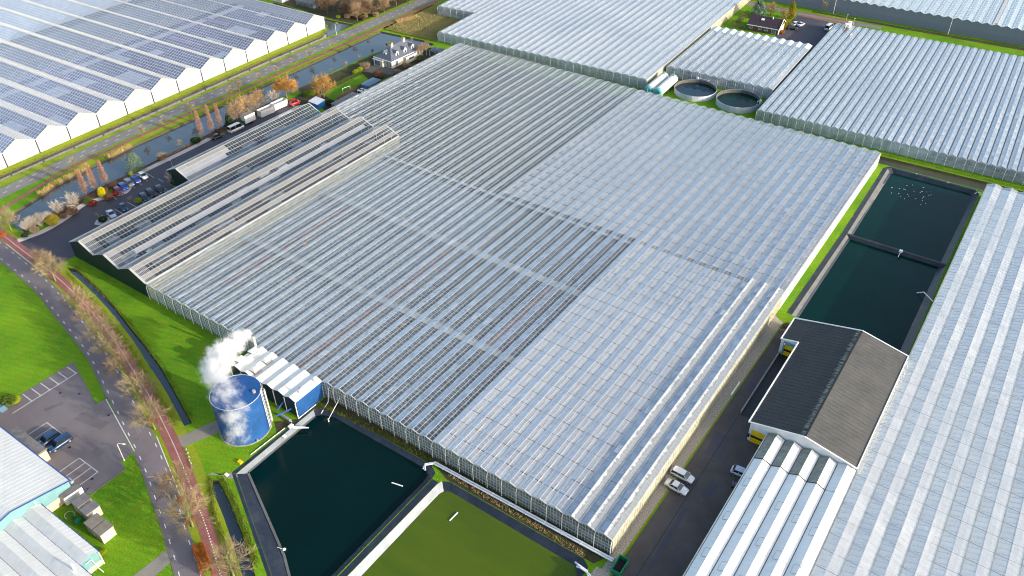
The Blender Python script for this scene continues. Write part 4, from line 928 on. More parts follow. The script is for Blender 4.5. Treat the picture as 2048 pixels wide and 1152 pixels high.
pd = ico.mesh('puff', 'steam_dense'); pt_ = ico.mesh('puff', 'steam_thin')
for x, y, z, rx, mm in ((-86.5, -1.4, 8.2, 1.35, pd), (-86.6, -3.2, 8.7, 2.2, pd), (-86.5, -5.4, 8.7, 2.7, pd), (-86.2, -7.6, 8.6, 3.2, pd), (-85.4, -9.9, 8.4, 3.6, pd), (-83.8, -12.2, 8.6, 3.4, pd), (-81.6, -13.9, 9.2, 2.9, pd), (-80.0, -14.6, 10.2, 3.4, pt_), (-77.3, -15.3, 10.6, 3.5, pt_), (-73.4, -17.3, 11.2, 3.6, pt_), (-68.6, -19.4, 10.4, 3.2, pt_), (-66.0, -21.6, 9.0, 2.8, pt_)):
    o = put('puff', mm, plume, (x + 86.3, y + .6, z - 7.2)); o.scale = (rx * 1.15, rx * 1.15, rx)

# ---------------------------------------------------------------- black-roofed loading shed
bs = thing('loading_shed', 'shed with black and weathered grey pitched roof next to the teal pond', 'shed', (0, 0, 0))
EZ, RZ, RX = 4.8, 7.0, 19.1
zat = lambda x: EZ + (RZ - EZ) * (x - 9.1) / (RX - 9.1)
def roofrow(xa, xb, za, zb, y0, y1, rows, nm):
    for q in range(rows):
        a, b = q / rows, (q + 1) / rows; m = MB()
        A = lambda t, y, dz=0: (xa + (xb - xa) * t, y, za + (zb - za) * t + dz)
        m.poly([A(a, y0, .0), A(b, y0, .02), A(b, y1, .02), A(a, y1, 0)])
        n2 = int((y1 - y0) / 1.02)
        for j in range(1, n2):
            y = y0 + (y1 - y0) * j / n2; m.bar(A(a, y, .01), A(b, y, .04), .045, .018, (0, 0, 1), 0, False)
        m.build(nm, 'fibre_roof', bs)
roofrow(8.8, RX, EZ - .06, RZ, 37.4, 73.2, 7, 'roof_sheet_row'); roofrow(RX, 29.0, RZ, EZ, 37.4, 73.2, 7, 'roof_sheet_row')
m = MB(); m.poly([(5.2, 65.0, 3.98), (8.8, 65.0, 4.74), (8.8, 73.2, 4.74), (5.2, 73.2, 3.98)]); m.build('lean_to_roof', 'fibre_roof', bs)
m = MB(); m.bar((RX, 37.3, RZ + .03), (RX, 73.3, RZ + .03), .35, .06); m.build('ridge_cap', 'black_trim', bs)
m = MB()
for p, q in (((8.75, 37.3, EZ - .02), (8.75, 65, EZ - .02)), ((5.1, 64.9, 4.0), (5.1, 73.3, 4.0)), ((5.1, 73.3, 4.05), (RX, 73.3, RZ + .05)), ((RX, 73.3, RZ + .05), (29.1, 73.3, EZ + .03)), ((8.7, 37.3, EZ), (RX, 37.3, RZ + .05)), ((RX, 37.3, RZ + .05), (29.1, 37.3, EZ + .03)), ((29.1, 37.3, EZ), (29.1, 73.3, EZ)), ((5.1, 64.95, 4.0), (8.8, 64.95, 4.78))): m.bar(p, q, .26, .16)
m.build('fascia', 'white_paint', bs)
m = MB(); m.poly([(9.0, 37.5, 0), (29, 37.5, 0), (29, 37.5, EZ), (RX, 37.5, RZ - .1), (9.0, 37.5, EZ - .1)])
for j in range(56): m.bar((9.2 + j * .36, 37.5, 0), (9.2 + j * .36, 37.5, min(zat(9.2 + j * .36), EZ + (RZ - EZ) * (29 - 9.2 - j * .36) / (29 - RX)) - .1), .1, .04, (0, -1, 0), 0, False)
m.build('gable_wall', 'white_cladding', bs)
m = MB(); m.poly([(5.3, 73.1, 0), (5.3, 73.1, 3.9), (RX, 73.1, RZ - .1), (29, 73.1, EZ - .1), (29, 73.1, 0)]); m.build('gable_wall', 'white_cladding', bs)
m = MB(); m.box(9.0, 37.5, 0, 9.1, 65.1, EZ - .2); m.box(5.2, 65.1, 0, 5.3, 73.1, 3.9); m.box(28.9, 37.5, 0, 29.0, 73.1, EZ - .1); m.build('side_wall', 'white_cladding', bs)
m = MB(); m.poly([(5.3, 65.1, 0), (9.0, 65.1, 0), (9.0, 65.1, 4.7), (5.3, 65.1, 3.9)]); m.build('dock_wall', 'white_cladding', bs)
def door(x0, x1, y, z1, lab):
    d = MB()
    for q in range(5): d.box(x0, y - .12, .1 + z1 * q / 5, x1, y - .02, .1 + z1 * (q + 1) / 5 - .03)
    o = d.build('roller_door', 'yellow_door', bs); o['label'] = lab
    d = MB(); d.box(x0, y - .15, .1 + z1 * .40, x1, y - .125, .1 + z1 * .58); d.build('window_strip', 'black_trim', o)
    return o
door(9.7, 12.5, 37.4, 3.1, 'yellow roller door in the white front gable'); o = door(6.2, 8.8, 65.0, 3.0, 'yellow roller door at the end of the sunken dock')
d = MB(); d.box(5.9, 64.6, 3.1, 8.95, 64.98, 3.7); d.box(5.9, 64.6, .1, 6.15, 64.98, 3.1); d.build('door_surround', 'teal_cladding', bs)
for x in (6.2, 8.6): d = MB(); d.cyl(x, 64.4, 3.3, 3.6, .14, 8); d.build('dock_lamp', 'white_paint', bs)
for y in (37.3,): d = MB(); d.box(9.15, y - .25, 1.2, 9.45, y - .05, 2.0); d.build('meter_box', 'black_trim', bs)
s = MB(); s.poly([(5.6, 43, .02), (9.0, 43, .02), (9.0, 65, .02), (5.6, 65, .02)]); structure('dock_shade_sheet', s, 'black_trim')  # flat black sheet painted in for the shade inside the recessed dock
s = MB(); s.box(5.3, 43.5, 0, 5.55, 65, .55); tag(s.build('dock_parapet', 'concrete'), 'low grey concrete parapet beside the sunken dock', 'wall')
# brown brush heap behind
# ---------------------------------------------------------------- white sheet-roofed shed
ws = thing('white_shed', 'shed with five white-and-blue sheet roof ridges at the lower right', 'shed', (12.75, -60, 0))
for i in range(5):
    x = i * 3.26; L = 97.0
    for (xa, xb, za, zb) in ((x, x + 1.63, 4.2, 4.95), (x + 1.63, x + 3.26, 4.95, 4.2)):
        segs = [(0, 89.9, 'white_roof'), (90.0, 97.2 if i < 4 else 97.4, 'mossy_roof' if (za < zb and i < 4) else 'white_roof')]
        for (ya, yb, mm) in segs:
            m = MB(); q = int((yb - ya) / 1.0)
            for j in range(q):
                y0 = ya + (yb - ya) * j / q; y1 = ya + (yb - ya) * (j + 1) / q
                m.poly([(xa, y0, za), (xb, y0, zb), (xb, y1, zb), (xa, y1, za)]); m.bar((xa, y0, za), (xb, y0, zb), .04, .025, (0, 0, 1), 0, False)
            o = m.build('roof_slope', mm, ws)
            if za < zb and ya == 0:
                y = 84.5 - i * .9
                while y > 40:
                    v = MB(); A = lambda t, yy, dz=.05: (xa + (xb - xa) * t, yy, za + (zb - za) * t + dz)
                    v.poly([A(.42, y - 1.9, .05), A(1, y - 1.9, .03), A(1, y, .03), A(.42, y, .05)]); v.poly([A(.42, y - 1.9, 0), A(.42, y - 1.9, .05), A(.42, y, .05), A(.42, y, 0)])
                    v.bar(A(.42, y, .04), A(1, y, .04), .03, .03, (0, 0, 1), 1); v.bar(A(.42, y - 1.9, .04), A(1, y - 1.9, .04), .03, .03, (0, 0, 1), 1); v.bar(A(.42, y - 1.9, .04), A(.42, y, .04), .03, .03, (0, 0, 1), 1)
                    put('skylight', v.mesh('skylight', ['white_roof', 'corrugated_grey']), o); y -= 8.7
    m = MB(); m.box(x - .07, 0, 4.08, x + .07, 97, 4.24); m.build('gutter', 'gutter_dark', ws)
    m = MB(); m.bar((x, 89.95, 4.27), (x + 1.63, 89.95, 5.02), .14, .03); m.bar((x + 1.63, 89.95, 5.02), (x + 3.26, 89.95, 4.27), .14, .03)
    if i < 4: m.build('expansion_joint', 'black_trim', ws)
m = MB(); m.box(-.12, 0, 0, .0, 97, 4.15); m.build('side_wall', 'wall_cream', ws)
m = MB(); m.bar((-.12, 0, 4.15), (-.12, 97, 4.15), .2, .12); m.build('gutter', 'gutter_white', ws)
m = MB(); m.box(16.3, 0, 0, 16.36, 97, 4.2); m.build('side_wall', 'wall_cream', ws)
m = MB(); m.tube([(14.9, 72.0, 4.4), (14.9, 72.0, 6.4)], .15, 8); m.build('roof_flue', 'white_post', ws)
# ---------------------------------------------------------------- sheds at the lower left
bw_ = thing('warehouse', 'large white-roofed warehouse with a pale teal gable beside the car park', 'warehouse', (-86.6, -54, 0))
for sgn in (1, -1):
    m = MB()
    for j in range(40):
        x0 = -j * 1.0; x1 = x0 - 1.0; m.poly([(x1, 10.2 * sgn, 3.9), (x0, 10.2 * sgn, 3.9), (x0, 0, 6.0), (x1, 0, 6.0)] if sgn < 0 else [(x0, 10.2, 3.9), (x1, 10.2, 3.9), (x1, 0, 6.0), (x0, 0, 6.0)])
        m.bar((x1, 10.2 * sgn, 3.9), (x1, 0, 6.0), .05, .03, (0, 0, 1), 0, False)
    m.build('roof_slope', 'roof_white', bw_)
m = MB(); m.poly([(-.15, -10, 2.0), (-.15, 10, 2.0), (-.15, 10, 3.8), (-.15, 0, 5.9), (-.15, -10, 3.8)])
for j in range(40): y = -9.8 + j * .5; m.bar((-.15, y, 2.0), (-.15, y, 5.9 - abs(y) * .21), .07, .03, (1, 0, 0), 0, False)
m.build('gable_cladding', 'teal_cladding', bw_)
m = MB(); m.box(-.3, -10, 0, -.1, 10, 2.0); m.box(-40, 9.85, 0, -.3, 10, 3.8); m.build('plinth_wall', 'cream_brick', bw_)
m = MB(); m.bar((-40, 10.25, 3.8), (.1, 10.25, 3.8), .22, .14); m.build('gutter', 'blue_trim', bw_)
m = MB(); m.bar((-.05, 10.3, 3.85), (-.05, 0, 6.02), .16, .1); m.bar((-.05, 0, 6.02), (-.05, -10.3, 3.85), .16, .1); m.build('verge_trim', 'blue_trim', bw_)
m = MB(); m.tube([(-.02, 3.8, 5.1), (-.02, 3.8, 2.2)], .06, 6); m.build('downpipe', 'white_post', bw_)
m = MB(); m.box(-22, 10.0, 2.4, -12.1, 12.5, 2.7); m.build('canopy', 'flat_roof', bw_); m = MB(); m.box(-12.5, 10.1, 0, -11.9, 12.3, 2.4); m.build('canopy_end', 'cream_brick', bw_)
m = MB(); m.box(-1.9, 10.3, 2.0, -.6, 10.9, 2.9); m.build('aircon_unit', 'steel', bw_)
ms = thing('ridged_shed', 'white sheet-roofed shed of parallel ridges with a teal gable in the bottom left corner', 'shed', (-69.6, -49.5, 0))
for i in range(6):
    y = -i * 3.3; xe = 0 if i == 0 else 4.2
    for (ya, yb, za, zb) in ((y, y - 1.65, 3.4, 4.2), (y - 1.65, y - 3.3, 4.2, 3.4)):
        m = MB()
        for j in range(int(22 + xe)):
            x1 = xe - j; x0 = x1 - 1; m.poly([(x0, ya, za), (x0, yb, zb), (x1, yb, zb), (x1, ya, za)]); m.bar((x0, ya, za), (x0, yb, zb), .05, .03, (0, 0, 1), 0, False)
        o = m.build('roof_slope', 'roof_white', ms)
        if za > zb:
            for xv in (-3.8, -11.2, -18):
                v = MB(); A = lambda t, xx, dz: (xx, ya + (yb - ya) * t, za + (zb - za) * t + dz)
                v.poly([A(.05, xv, .03), A(.55, xv, .06), A(.55, xv + 2.2, .06), A(.05, xv + 2.2, .03)]); v.bar(A(.05, xv, .03), A(.55, xv, .06), .04, .03); v.bar(A(.05, xv + 2.2, .03), A(.55, xv + 2.2, .06), .04, .03); v.bar(A(.55, xv, .06), A(.55, xv + 2.2, .06), .04, .03)
                put('skylight', v.mesh('skylight', 'roof_white'), o)
    m = MB(); m.poly([(xe - .1, y - 3.3, 1.2), (xe - .1, y, 1.2), (xe - .1, y, 3.35), (xe - .1, y - 1.65, 4.12), (xe - .1, y - 3.3, 3.35)])
    for j in range(1, 9): yy = y - j * .36; m.bar((xe - .1, yy, 1.2), (xe - .1, yy, 4.1 - abs(yy - y + 1.65) * .46), .06, .03, (1, 0, 0), 0, False)
    m.build('gable_cladding', 'teal_cladding', ms)
    m = MB(); m.box(xe - .3, y - 3.3, 0, xe - .12, y, 1.2); m.build('plinth_wall', 'cream_brick', ms)
    m = MB(); m.box(-19, y - .1, 3.28, xe, y + .1, 3.42); m.build('gutter', 'blue_trim' if i < 2 else 'gutter_dark', ms)
m = MB(); m.box(-19, -.12, 0, -.1, -.02, 3.28); m.box(.0, -3.34, 0, 4.1, -3.22, 3.28); m.build('side_wall', 'blue_trim', ms)
m = MB(); m.tube([(.05, -.1, 3.3), (.1, -.1, .1)], .1, 6); m.build('downpipe', 'white_post', ms)
m = MB(); m.tube([(.2, -2.6, 3.1), (.2, -1.6, 3.1), (.3, -1.2, .4), (1.6, -1.2, .3)], .08, 6); m.build('duct', 'white_post', ms)
m = MB(); m.tube([(.5, -4.4, 3.9), (.5, -4.4, 5.6)], .2, 10); m.build('roof_flue', 'white_post', ms)

# cabins, trailer and clutter beside the warehouse
def cabin(name, label, x0, y0, x1, y1, h, roof, wall, group=None, cat='cabin', lip=.12):
    t = thing(name, label, cat, ((x0 + x1) / 2, (y0 + y1) / 2, 0), 0, group); a, b = (x1 - x0) / 2, (y1 - y0) / 2
    m = MB(); m.box(-a, -b, .05, a, b, h - .14); m.build('walls', wall, t)
    m = MB(); m.box(-a - lip, -b - lip, h - .12, a + lip, b + lip, h); m.build('roof', roof, t)
    m = MB(); m.box(a + .005, -b * .5, .15, a + .05, b * .3, h * .8); m.build('door', 'white_paint' if wall != 'white_paint' else 'corrugated_grey', t)
    return t
cabin('cabin', 'mossy dark-roofed cabin right beside the white box trailer', -83.5, -46.0, -81.5, -43.55, 2.5, 'flat_roof', 'cream_brick')
cabin('cabin', 'grey flat-roofed cabin with bright cream end, second from the trailer', -80.7, -46.1, -78.8, -43.6, 2.5, 'flat_roof', 'cream_brick')
cabin('cabin', 'tan-roofed cabin in the middle of the lawn pair, nearer the trailer', -77.6, -47.3, -75.45, -44.9, 2.5, 'tan_roof', 'cream_brick')
cabin('cabin', 'tan-roofed cabin farthest out on the lawn, with a white panel in its end', -75.0, -47.3, -73.0, -44.85, 2.5, 'tan_roof', 'cream_brick')
def box_trailer(name, label, x, y, rz, L, W, H, side, roof, cat='trailer', tow='car_navy', zb=.55, group=None):
    t = thing(name, label, cat, (x, y, 0), rz, group)
    m = MB(); m.box(-L / 2, -W / 2, zb, L / 2, W / 2, H); m.build('box_body', side, t)
    m = MB(); m.box(-L / 2 - .03, -W / 2 - .03, H, L / 2 + .03, W / 2 + .03, H + .06); m.build('roof_panel', roof, t)
    m = MB(); m.bar((L / 2, -.5, .5), (L / 2 + 1.1, 0, .5), .1, .1); m.bar((L / 2, .5, .5), (L / 2 + 1.1, 0, .5), .1, .1); m.build('drawbar', tow, t)
    m = MB(); m.box(L / 2 + .01, -W / 2 + .1, zb + .1, L / 2 + .12, W / 2 - .1, zb + .8); m.build('front_trim', tow, t)
    for sx in (-.5, .45):
        for sy in (-1, 1):
            m = MB(); m.tube([(sx, sy * (W / 2 - .12), .36), (sx, sy * (W / 2 + .06), .36)], .34, 12); m.build('wheel', 'rubber', t)
    return t
box_trailer('box_trailer', 'white box trailer with a grey roof parked by the warehouse gable', -85.9, -44.65, R(86), 3.4, 1.5, 2.5, 'wall_white', 'flat_roof')
m = MB(); m.tube([(-83.5 + 1.0 * math.cos(t * .3), -47.2 + .8 * math.sin(t * .3), .06) for t in range(18)], .06, 5); tag(m.build('garden_hose', 'cream_wall'), 'pale hose lying in a loop on the grass beside the cabins', 'hose')
m = MB(); m.box(-81.4, -47.7, 0, -80.6, -46.6, .5); m.box(-81.25, -47.55, .5, -80.75, -46.75, .56); tag(m.build('green_crate', 'skip_green'), 'green crate on the grass beside the hose', 'crate')
m = MB(); m.box(-83.0, -47.4, 0, -82.4, -46.9, .35); m.cyl(-82.7, -47.1, .35, .55, .15, 8); tag(m.build('hose_reel', 'skip_green'), 'small green reel inside the loop of hose', 'reel')
m = MB(); m.box(-119.8, -40.6, 0, -118.0, -39.2, 1.3); m.box(-119.8, -40.6, 1.3, -118.0, -39.2, 1.4); m.bar((-118.9, -40.6, .2), (-118.9, -40.6, 1.25), .08, .05, (0, -1, 0)); tag(m.build('waste_container', 'bluegrey'), 'grey-green waste container at the left edge by the shrub', 'container')
m = MB(); m.box(-88.7, -43.2, 0, -87.5, -42.8, .9); tag(m.build('bench_rack', 'steel'), 'small pale rack standing against the warehouse wall', 'rack')

# ---------------------------------------------------------------- silos and open water tanks at the back
for q, (sx, lab) in enumerate(((-79.0, 'horizontal white and teal silo nearest the greenhouse wall, with a white pipe on its end'), (-75.4, 'horizontal white and teal silo beside the round tank, bare teal end'))):
    t = thing('silo', lab, 'silo', (sx, 167.0, 0), R(2.5), 'horizontal silos by the round tanks')
    m = MB(); L = 14
    for j in range(14): m.tube([(0, j, 2.1), (0, j + .93, 2.1)], 1.55, 24, 0, False); m.tube([(0, j + .93, 2.1), (0, j + 1, 2.1)], 1.6, 24, 0, True)
    m.build('shell', 'silo_white', t, False)
    m = MB(); m.tube([(0, -.3, 2.1), (0, -.02, 2.1), (0, 1.0, 2.1)], [1.2, 1.57, 1.575], 24, 0, True)
    for j in range(8): m.bar((0, -.31, 2.1), (1.15 * math.cos(j * .785), -.31, 2.1 + 1.15 * math.sin(j * .785)), .05, .03, (0, -1, 0))
    m.build('end_cap', 'silo_teal', t)
    m = MB()
    for y in (2, 7, 12): m.box(-1.3, y - .2, 0, 1.3, y + .2, .9)
    m.build('saddle', 'concrete', t)
    m = MB(); m.cyl(.2, 13.0, 3.6, 4.2, .4, 10); m.build('hatch', 'silo_teal', t)
    if q == 0: m = MB(); m.tube([(.1, -.45, 3.0), (.1, -.5, .4), (2.4, -1.2, .3)], .09, 6); m.build('drain_pipe', 'pvc_white', t)
for q, (cx, cy, rr, hh, lab, wm) in enumerate(((-66.5, 178.7, 7.25, 1.85, 'open round steel water tank with blue water, next to the silos', 'tank_water'), (-50.75, 178.45, 7.38, 2.05, 'open round steel water tank with green water and a small pump on its rim', 'pond_water_teal'))):
    t = thing('water_tank', lab, 'water tank', (cx, cy, 0), 0, 'open round water tanks'); n_ = 48
    m = MB(); mi_ = MB()
    for j in range(n_):
        a, b = 2 * math.pi * j / n_, 2 * math.pi * (j + 1) / n_; ca, sa, cb, sb = math.cos(a), math.sin(a), math.cos(b), math.sin(b)
        m.poly([(rr * ca, rr * sa, 0), (rr * cb, rr * sb, 0), (rr * cb, rr * sb, hh), (rr * ca, rr * sa, hh)])
        r2 = rr - .1; mi_.poly([(r2 * cb, r2 * sb, .2), (r2 * ca, r2 * sa, .2), (r2 * ca, r2 * sa, hh), (r2 * cb, r2 * sb, hh)]); m.poly([(rr * ca, rr * sa, hh), (rr * cb, rr * sb, hh), (r2 * cb, r2 * sb, hh), (r2 * ca, r2 * sa, hh)])
        if j % 2 == 0: m.bar((rr * ca, rr * sa, 0), (rr * ca, rr * sa, hh), .1, .05, (ca, sa, 0), 0, False)
    m.build('shell', 'tank_steel', t); mi_.build('lining', 'tank_inside', t)
    m = MB(); m.poly([((rr - .12) * math.cos(2 * math.pi * j / n_), (rr - .12) * math.sin(2 * math.pi * j / n_), hh * .42) for j in range(n_)]); m.build('water', wm, t)
    if q: m = MB(); m.cyl(7.2, 1.0, 1.6, 2.9, .35, 8); m.tube([(7.2, 1.0, 2.6), (6.4, .6, 2.4), (6.3, .5, 1.0)], .14, 6); m.build('pump', 'pvc_white', t)
    else: m = MB(); m.box(-3.0, 7.0, 1.9, -2.3, 7.5, 2.6); m.tube([(-2.6, 7.2, 2.3), (2.0, 7.3, 2.3)], .08, 6); m.build('inlet_pipe', 'pvc_white', t)

# ---------------------------------------------------------------- houses and garden sheds
def window(par, x, y, z, w, h, ang, mat='window_glass'):
    """framed window with pane, centred at x y z, facing ang"""
    f = MB(); f.box(-w / 2 - .08, -.03, -h / 2 - .08, w / 2 + .08, .06, h / 2 + .08); o = f.build('window', 'white_paint', par); o.location = (x, y, z); o.rotation_euler = (0, 0, ang)
    g_ = MB(); k = max(1, round(w / .7))
    for j in range(k): g_.box(-w / 2 + w * j / k + .04, .06, -h / 2 + .04, -w / 2 + w * (j + 1) / k - .04, .085, h / 2 - .04)
    g_.build('pane', mat, o); return o
vl = thing('villa', 'cream villa with a slate hipped roof and white dormers on the canal', 'house', (-172.4, 144.8, 0), R(-2))
hx, hy = 4.1, 8.3
m = MB(); m.box(-hx, -hy, 0, hx, hy, 2.9); m.build('walls', 'cream_wall', vl)
m = MB(); e, ez, rz_ = .45, 2.85, 6.4
A, B, C_, D = (-hx - e, -hy - e, ez), (hx + e, -hy - e, ez), (hx + e, hy + e, ez), (-hx - e, hy + e, ez); P, Q = (0, -hy + 4.2, rz_), (0, hy - 4.2, rz_)
for f in ([A, B, P], [B, C_, Q, P], [C_, D, Q], [D, A, P, Q]): m.poly(f)
m.build('roof', 'slate_roof', vl)
m = MB()
for p, q in ((A, B), (B, C_), (C_, D), (D, A)): m.bar((p[0], p[1], ez - .22), (q[0], q[1], ez - .22), .3, .24)
m.build('eaves', 'white_paint', vl)
def dormer(x, y, ang):
    d = MB(); d.box(-.75, -1.0, 0, .75, .5, 1.5); d.poly([(-.75, .5, 1.5), (.75, .5, 1.5), (0, .5, 2.2)][::-1]); o = d.build('dormer', 'white_paint', vl); o.location = (x, y, 3.3); o.rotation_euler = (0, 0, ang)
    r_ = MB(); r_.poly([(-.95, .65, 1.4), (0, .65, 2.3), (0, -1.9, 2.3), (-.95, -1.9, 1.4)]); r_.poly([(.95, .65, 1.4), (.95, -1.9, 1.4), (0, -1.9, 2.3), (0, .65, 2.3)]); r_.build('dormer_roof', 'slate_roof', o)
    w_ = MB(); w_.box(-.32, .5, .3, .32, .55, 1.25); w_.build('pane', 'dark_window', o)
for y in (-4.3, .0, 4.2): dormer(3.0, y, R(-90))
dormer(-.4, -6.6, R(180)); dormer(-3.0, 0, R(90))
for y in (-3.6, 2.9):
    m = MB(); m.box(-.6, y - .5, 5.2, .6, y + .5, 7.4); o = m.build('chimney', 'cream_wall', vl); m = MB(); m.box(-.7, y - .6, 7.4, .7, y + .6, 7.65); m.build('chimney_cap', 'leaf_olive', o)
m = MB(); m.box(-3.9, -hy - 1.3, 0, .6, -hy, 2.4); m.box(hx, -1.8, 0, hx + 1.3, 4.0, 2.4); m.build('bay', 'cream_wall', vl)
m = MB(); m.box(-4.1, -hy - 1.5, 2.4, .8, -hy - .02, 2.6); m.box(hx + .02, -2.0, 2.4, hx + 1.5, 4.2, 2.6); m.build('bay_roof', 'white_paint', vl)
m = MB(); m.box(-3.9, -hy - 1.3, 2.6, .6, -hy - .1, 2.64); m.box(hx + .1, -1.8, 2.6, hx + 1.3, 4.0, 2.64); m.build('bay_roofing', 'flat_roof', vl)
window(vl, -1.9, -hy - 1.3, 1.25, 2.6, 1.9, R(180)); window(vl, 2.0, -hy, 1.3, 1.2, 2.0, R(180)); window(vl, 3.4, -hy, 1.3, .7, 2.0, R(180)); window(vl, hx + 1.3, 1.0, 1.5, 2.6, .9, R(-90), 'dark_window'); window(vl, hx, -5.6, 1.3, 1.5, 1.9, R(-90)); window(vl, hx, 6.2, 1.6, .9, 1.0, R(-90), 'dark_window')
bg_ = thing('bungalow', 'brown brick bungalow with a dark aubergine roof at the top right', 'house', (-68.6, 250.7, 0), R(3))
hx, hy = 6.2, 4.2
m = MB(); m.box(-hx, -hy, 0, hx, hy, 2.6); m.poly([(hx, -hy, 2.6), (hx, hy, 2.6), (hx, 0, 5.0)]); m.poly([(-hx, -hy, 2.6), (-hx, 0, 5.0), (-hx, hy, 2.6)]); m.build('walls', 'brick_wall', bg_)
m = MB(); m.poly([(-hx - .4, -hy - .5, 2.45), (hx + .4, -hy - .5, 2.45), (hx + .4, 0, 5.15), (-hx - .4, 0, 5.15)]); m.poly([(-hx - .4, 0, 5.15), (hx + .4, 0, 5.15), (hx + .4, hy + .5, 2.45), (-hx - .4, hy + .5, 2.45)]); m.build('roof', 'brown_roof', bg_)
m = MB(); m.bar((-hx - .4, -hy - .55, 2.25), (hx + .4, -hy - .55, 2.25), .14, .25); m.bar((hx + .42, -hy - .5, 2.4), (hx + .42, 0, 5.1), .14, .25); m.bar((hx + .42, 0, 5.1), (hx + .42, hy + .5, 2.4), .14, .25); m.build('eaves', 'white_paint', bg_)
m = MB(); m.box(hx + .01, -hy + .1, .1, hx + .06, hy - .1, 2.5); m.build('end_wall', 'cream_brick', bg_)
m = MB(); m.bar((-1.9, -1.6, 4.34), (-.6, -1.6, 4.34), 1.0, .1, (0, -.5, .85)); m.build('skylight', 'white_paint', bg_); m = MB(); m.cyl(2.4, -.6, 4.8, 5.7, .22, 8); m.build('flue', 'white_paint', bg_)
for x, w_ in ((-5.0, 1.3), (-1.2, 1.1), (1.4, 1.2)): window(bg_, x, -hy, 1.5, w_, 1.0, R(180))
window(bg_, 4.4, -hy, 1.3, 1.7, 1.9, R(180))
def flat_shed(name, label, x0, y0, x1, y1, h, roof, wall, rz=0, cat='shed', corr=False):
    t = thing(name, label, cat, ((x0 + x1) / 2, (y0 + y1) / 2, 0), R(rz)); a, b = (x1 - x0) / 2, (y1 - y0) / 2
    m = MB(); m.box(-a, -b, 0, a, b, h - .12)
    for j in range(int(2 * b / .6)): m.bar((a, -b + .3 + j * .6, 0), (a, -b + .3 + j * .6, h - .12), .08, .04, (1, 0, 0))
    m.build('walls', wall, t)
    m = MB(); m.box(-a - .12, -b - .12, h - .12, a + .12, b + .12, h); 
    if corr:
        for j in range(int(2 * b / .9)): m.bar((-a, -b + .4 + j * .9, h), (a, -b + .4 + j * .9, h), .12, .05)
    m.build('roof', roof, t); return t
flat_shed('garden_shed', 'long low shed with a ribbed grey-brown roof between glasshouse and lawn', -162.6, 98.8, -157.9, 109.6, 2.3, 'corrugated_grey', 'corrugated_grey', 2, corr=True)
t = flat_shed('garden_room', 'blue-grey flat-roofed garden building with a timber fence front', -164.8, 115.8, -161.2, 122.3, 2.5, 'bluegrey', 'bluegrey', 3)
m = MB()
for j in range(22): m.box(1.95, -3.3 + j * .3, 0, 2.02, -3.05 + j * .3, 1.9)
m.build('fence_board', 'timber', t)['kind'] = 'stuff'
t = thing('cooling_unit', 'white cooling unit with two dark fans beside the garden shed', 'cooling unit', (-162.1, 113.4, 0), R(4))
m = MB(); m.box(-1.3, -1.1, 0, 1.3, 1.1, 1.8); m.build('casing', 'white_paint', t)
m = MB(); m.box(-1.1, -1.14, .3, 1.1, -1.11, 1.5); m.build('grille', 'dark_window', t)
for x in (-.6, .6): m = MB(); m.cyl(x, 0, 1.8, 1.95, .45, 12); m.build('fan', 'black_trim', t)
t = thing('tarp_shed', 'small bright blue shed with a sheet roof at the end of the packing halls', 'shed', (-168.4, 97.9, 0), R(-4))
m = MB(); m.box(-2.2, -1.6, 0, 2.2, 1.6, 1.9); m.build('walls', 'blue_tarp', t)
m = MB(); m.poly([(-2.4, -1.8, 1.9), (2.4, -1.8, 1.9), (2.4, 1.8, 2.4), (-2.4, 1.8, 2.4)])
for j in range(9): m.bar((-2.2 + j * .55, -1.8, 1.9), (-2.2 + j * .55, 1.8, 2.4), .08, .05, (0, 0, 1))
m.build('roof', 'tank_steel', t)
t = thing('summer_house', 'small dark pyramid-roofed summer house behind the birches', 'summer house', (-162.6, 155.2, 0), R(5))
m = MB()
for x, y in ((-1.9, -1.7), (1.9, -1.7), (1.9, 1.7), (-1.9, 1.7)): m.cyl(x, y, 0, 2.3, .12, 8)
m.build('posts', 'white_paint', t)
m = MB()
for q in range(4):
    c4 = [(-2.3, -2.1, 2.3), (2.3, -2.1, 2.3), (2.3, 2.1, 2.3), (-2.3, 2.1, 2.3)]; m.poly([c4[q], c4[(q + 1) % 4], (0, 0, 3.5)])
m.build('roof', 'slate_roof', t)
m = MB()
for j in range(40): y = 105.0 + j * .3; m.box(-166.0, y, 0, -165.95, y + .26, 1.6 + .05 * (j % 3))
tag(m.build('garden_fence', 'timber'), 'timber board fence along the villa lawn', 'fence')
m = MB()
for x in (0, 3): m.tube([(-168 + x * .2, 110 + x, 0), (-168 + x * .2, 110 + x, 2.1)], .06, 6)
m.tube([(-168, 110, 2.1), (-167.4, 113, 2.1)], .06, 6); tag(m.build('goal_frame', 'white_paint'), 'small white goal frame on the villa lawn', 'goal')
og = thing('old_greenhouse', 'small weathered old glasshouse with grey roof at the top, beside the thicket', 'greenhouse', (-246, 169.8, 0), R(4))
m = MB(); m.box(-5, -3, 0, 5, 3, 1.9); m.build('walls', 'glass_gable', og)
for sgn in (-1, 1):
    m = MB(); m.poly([(-5, 3 * sgn, 1.9), (5, 3 * sgn, 1.9), (5, 0, 3.4), (-5, 0, 3.4)])
    for j in range(14): m.bar((-5 + j * .77, 3 * sgn, 1.93), (-5 + j * .77, 0, 3.43), .08, .04, (0, sgn * .45, .9))
    m.build('roof_slope', 'corrugated_grey', og)
m = MB(); m.poly([(5, -3, 1.9), (5, 3, 1.9), (5, 0, 3.4)]); m.build('gable', 'glass_pale', og)
for z in (.6, 1.3): m = MB(); m.bar((5.02, -3, z), (5.02, 3, z), .1, .06, (1, 0, 0)); m.build('rail', 'white_bar', og)
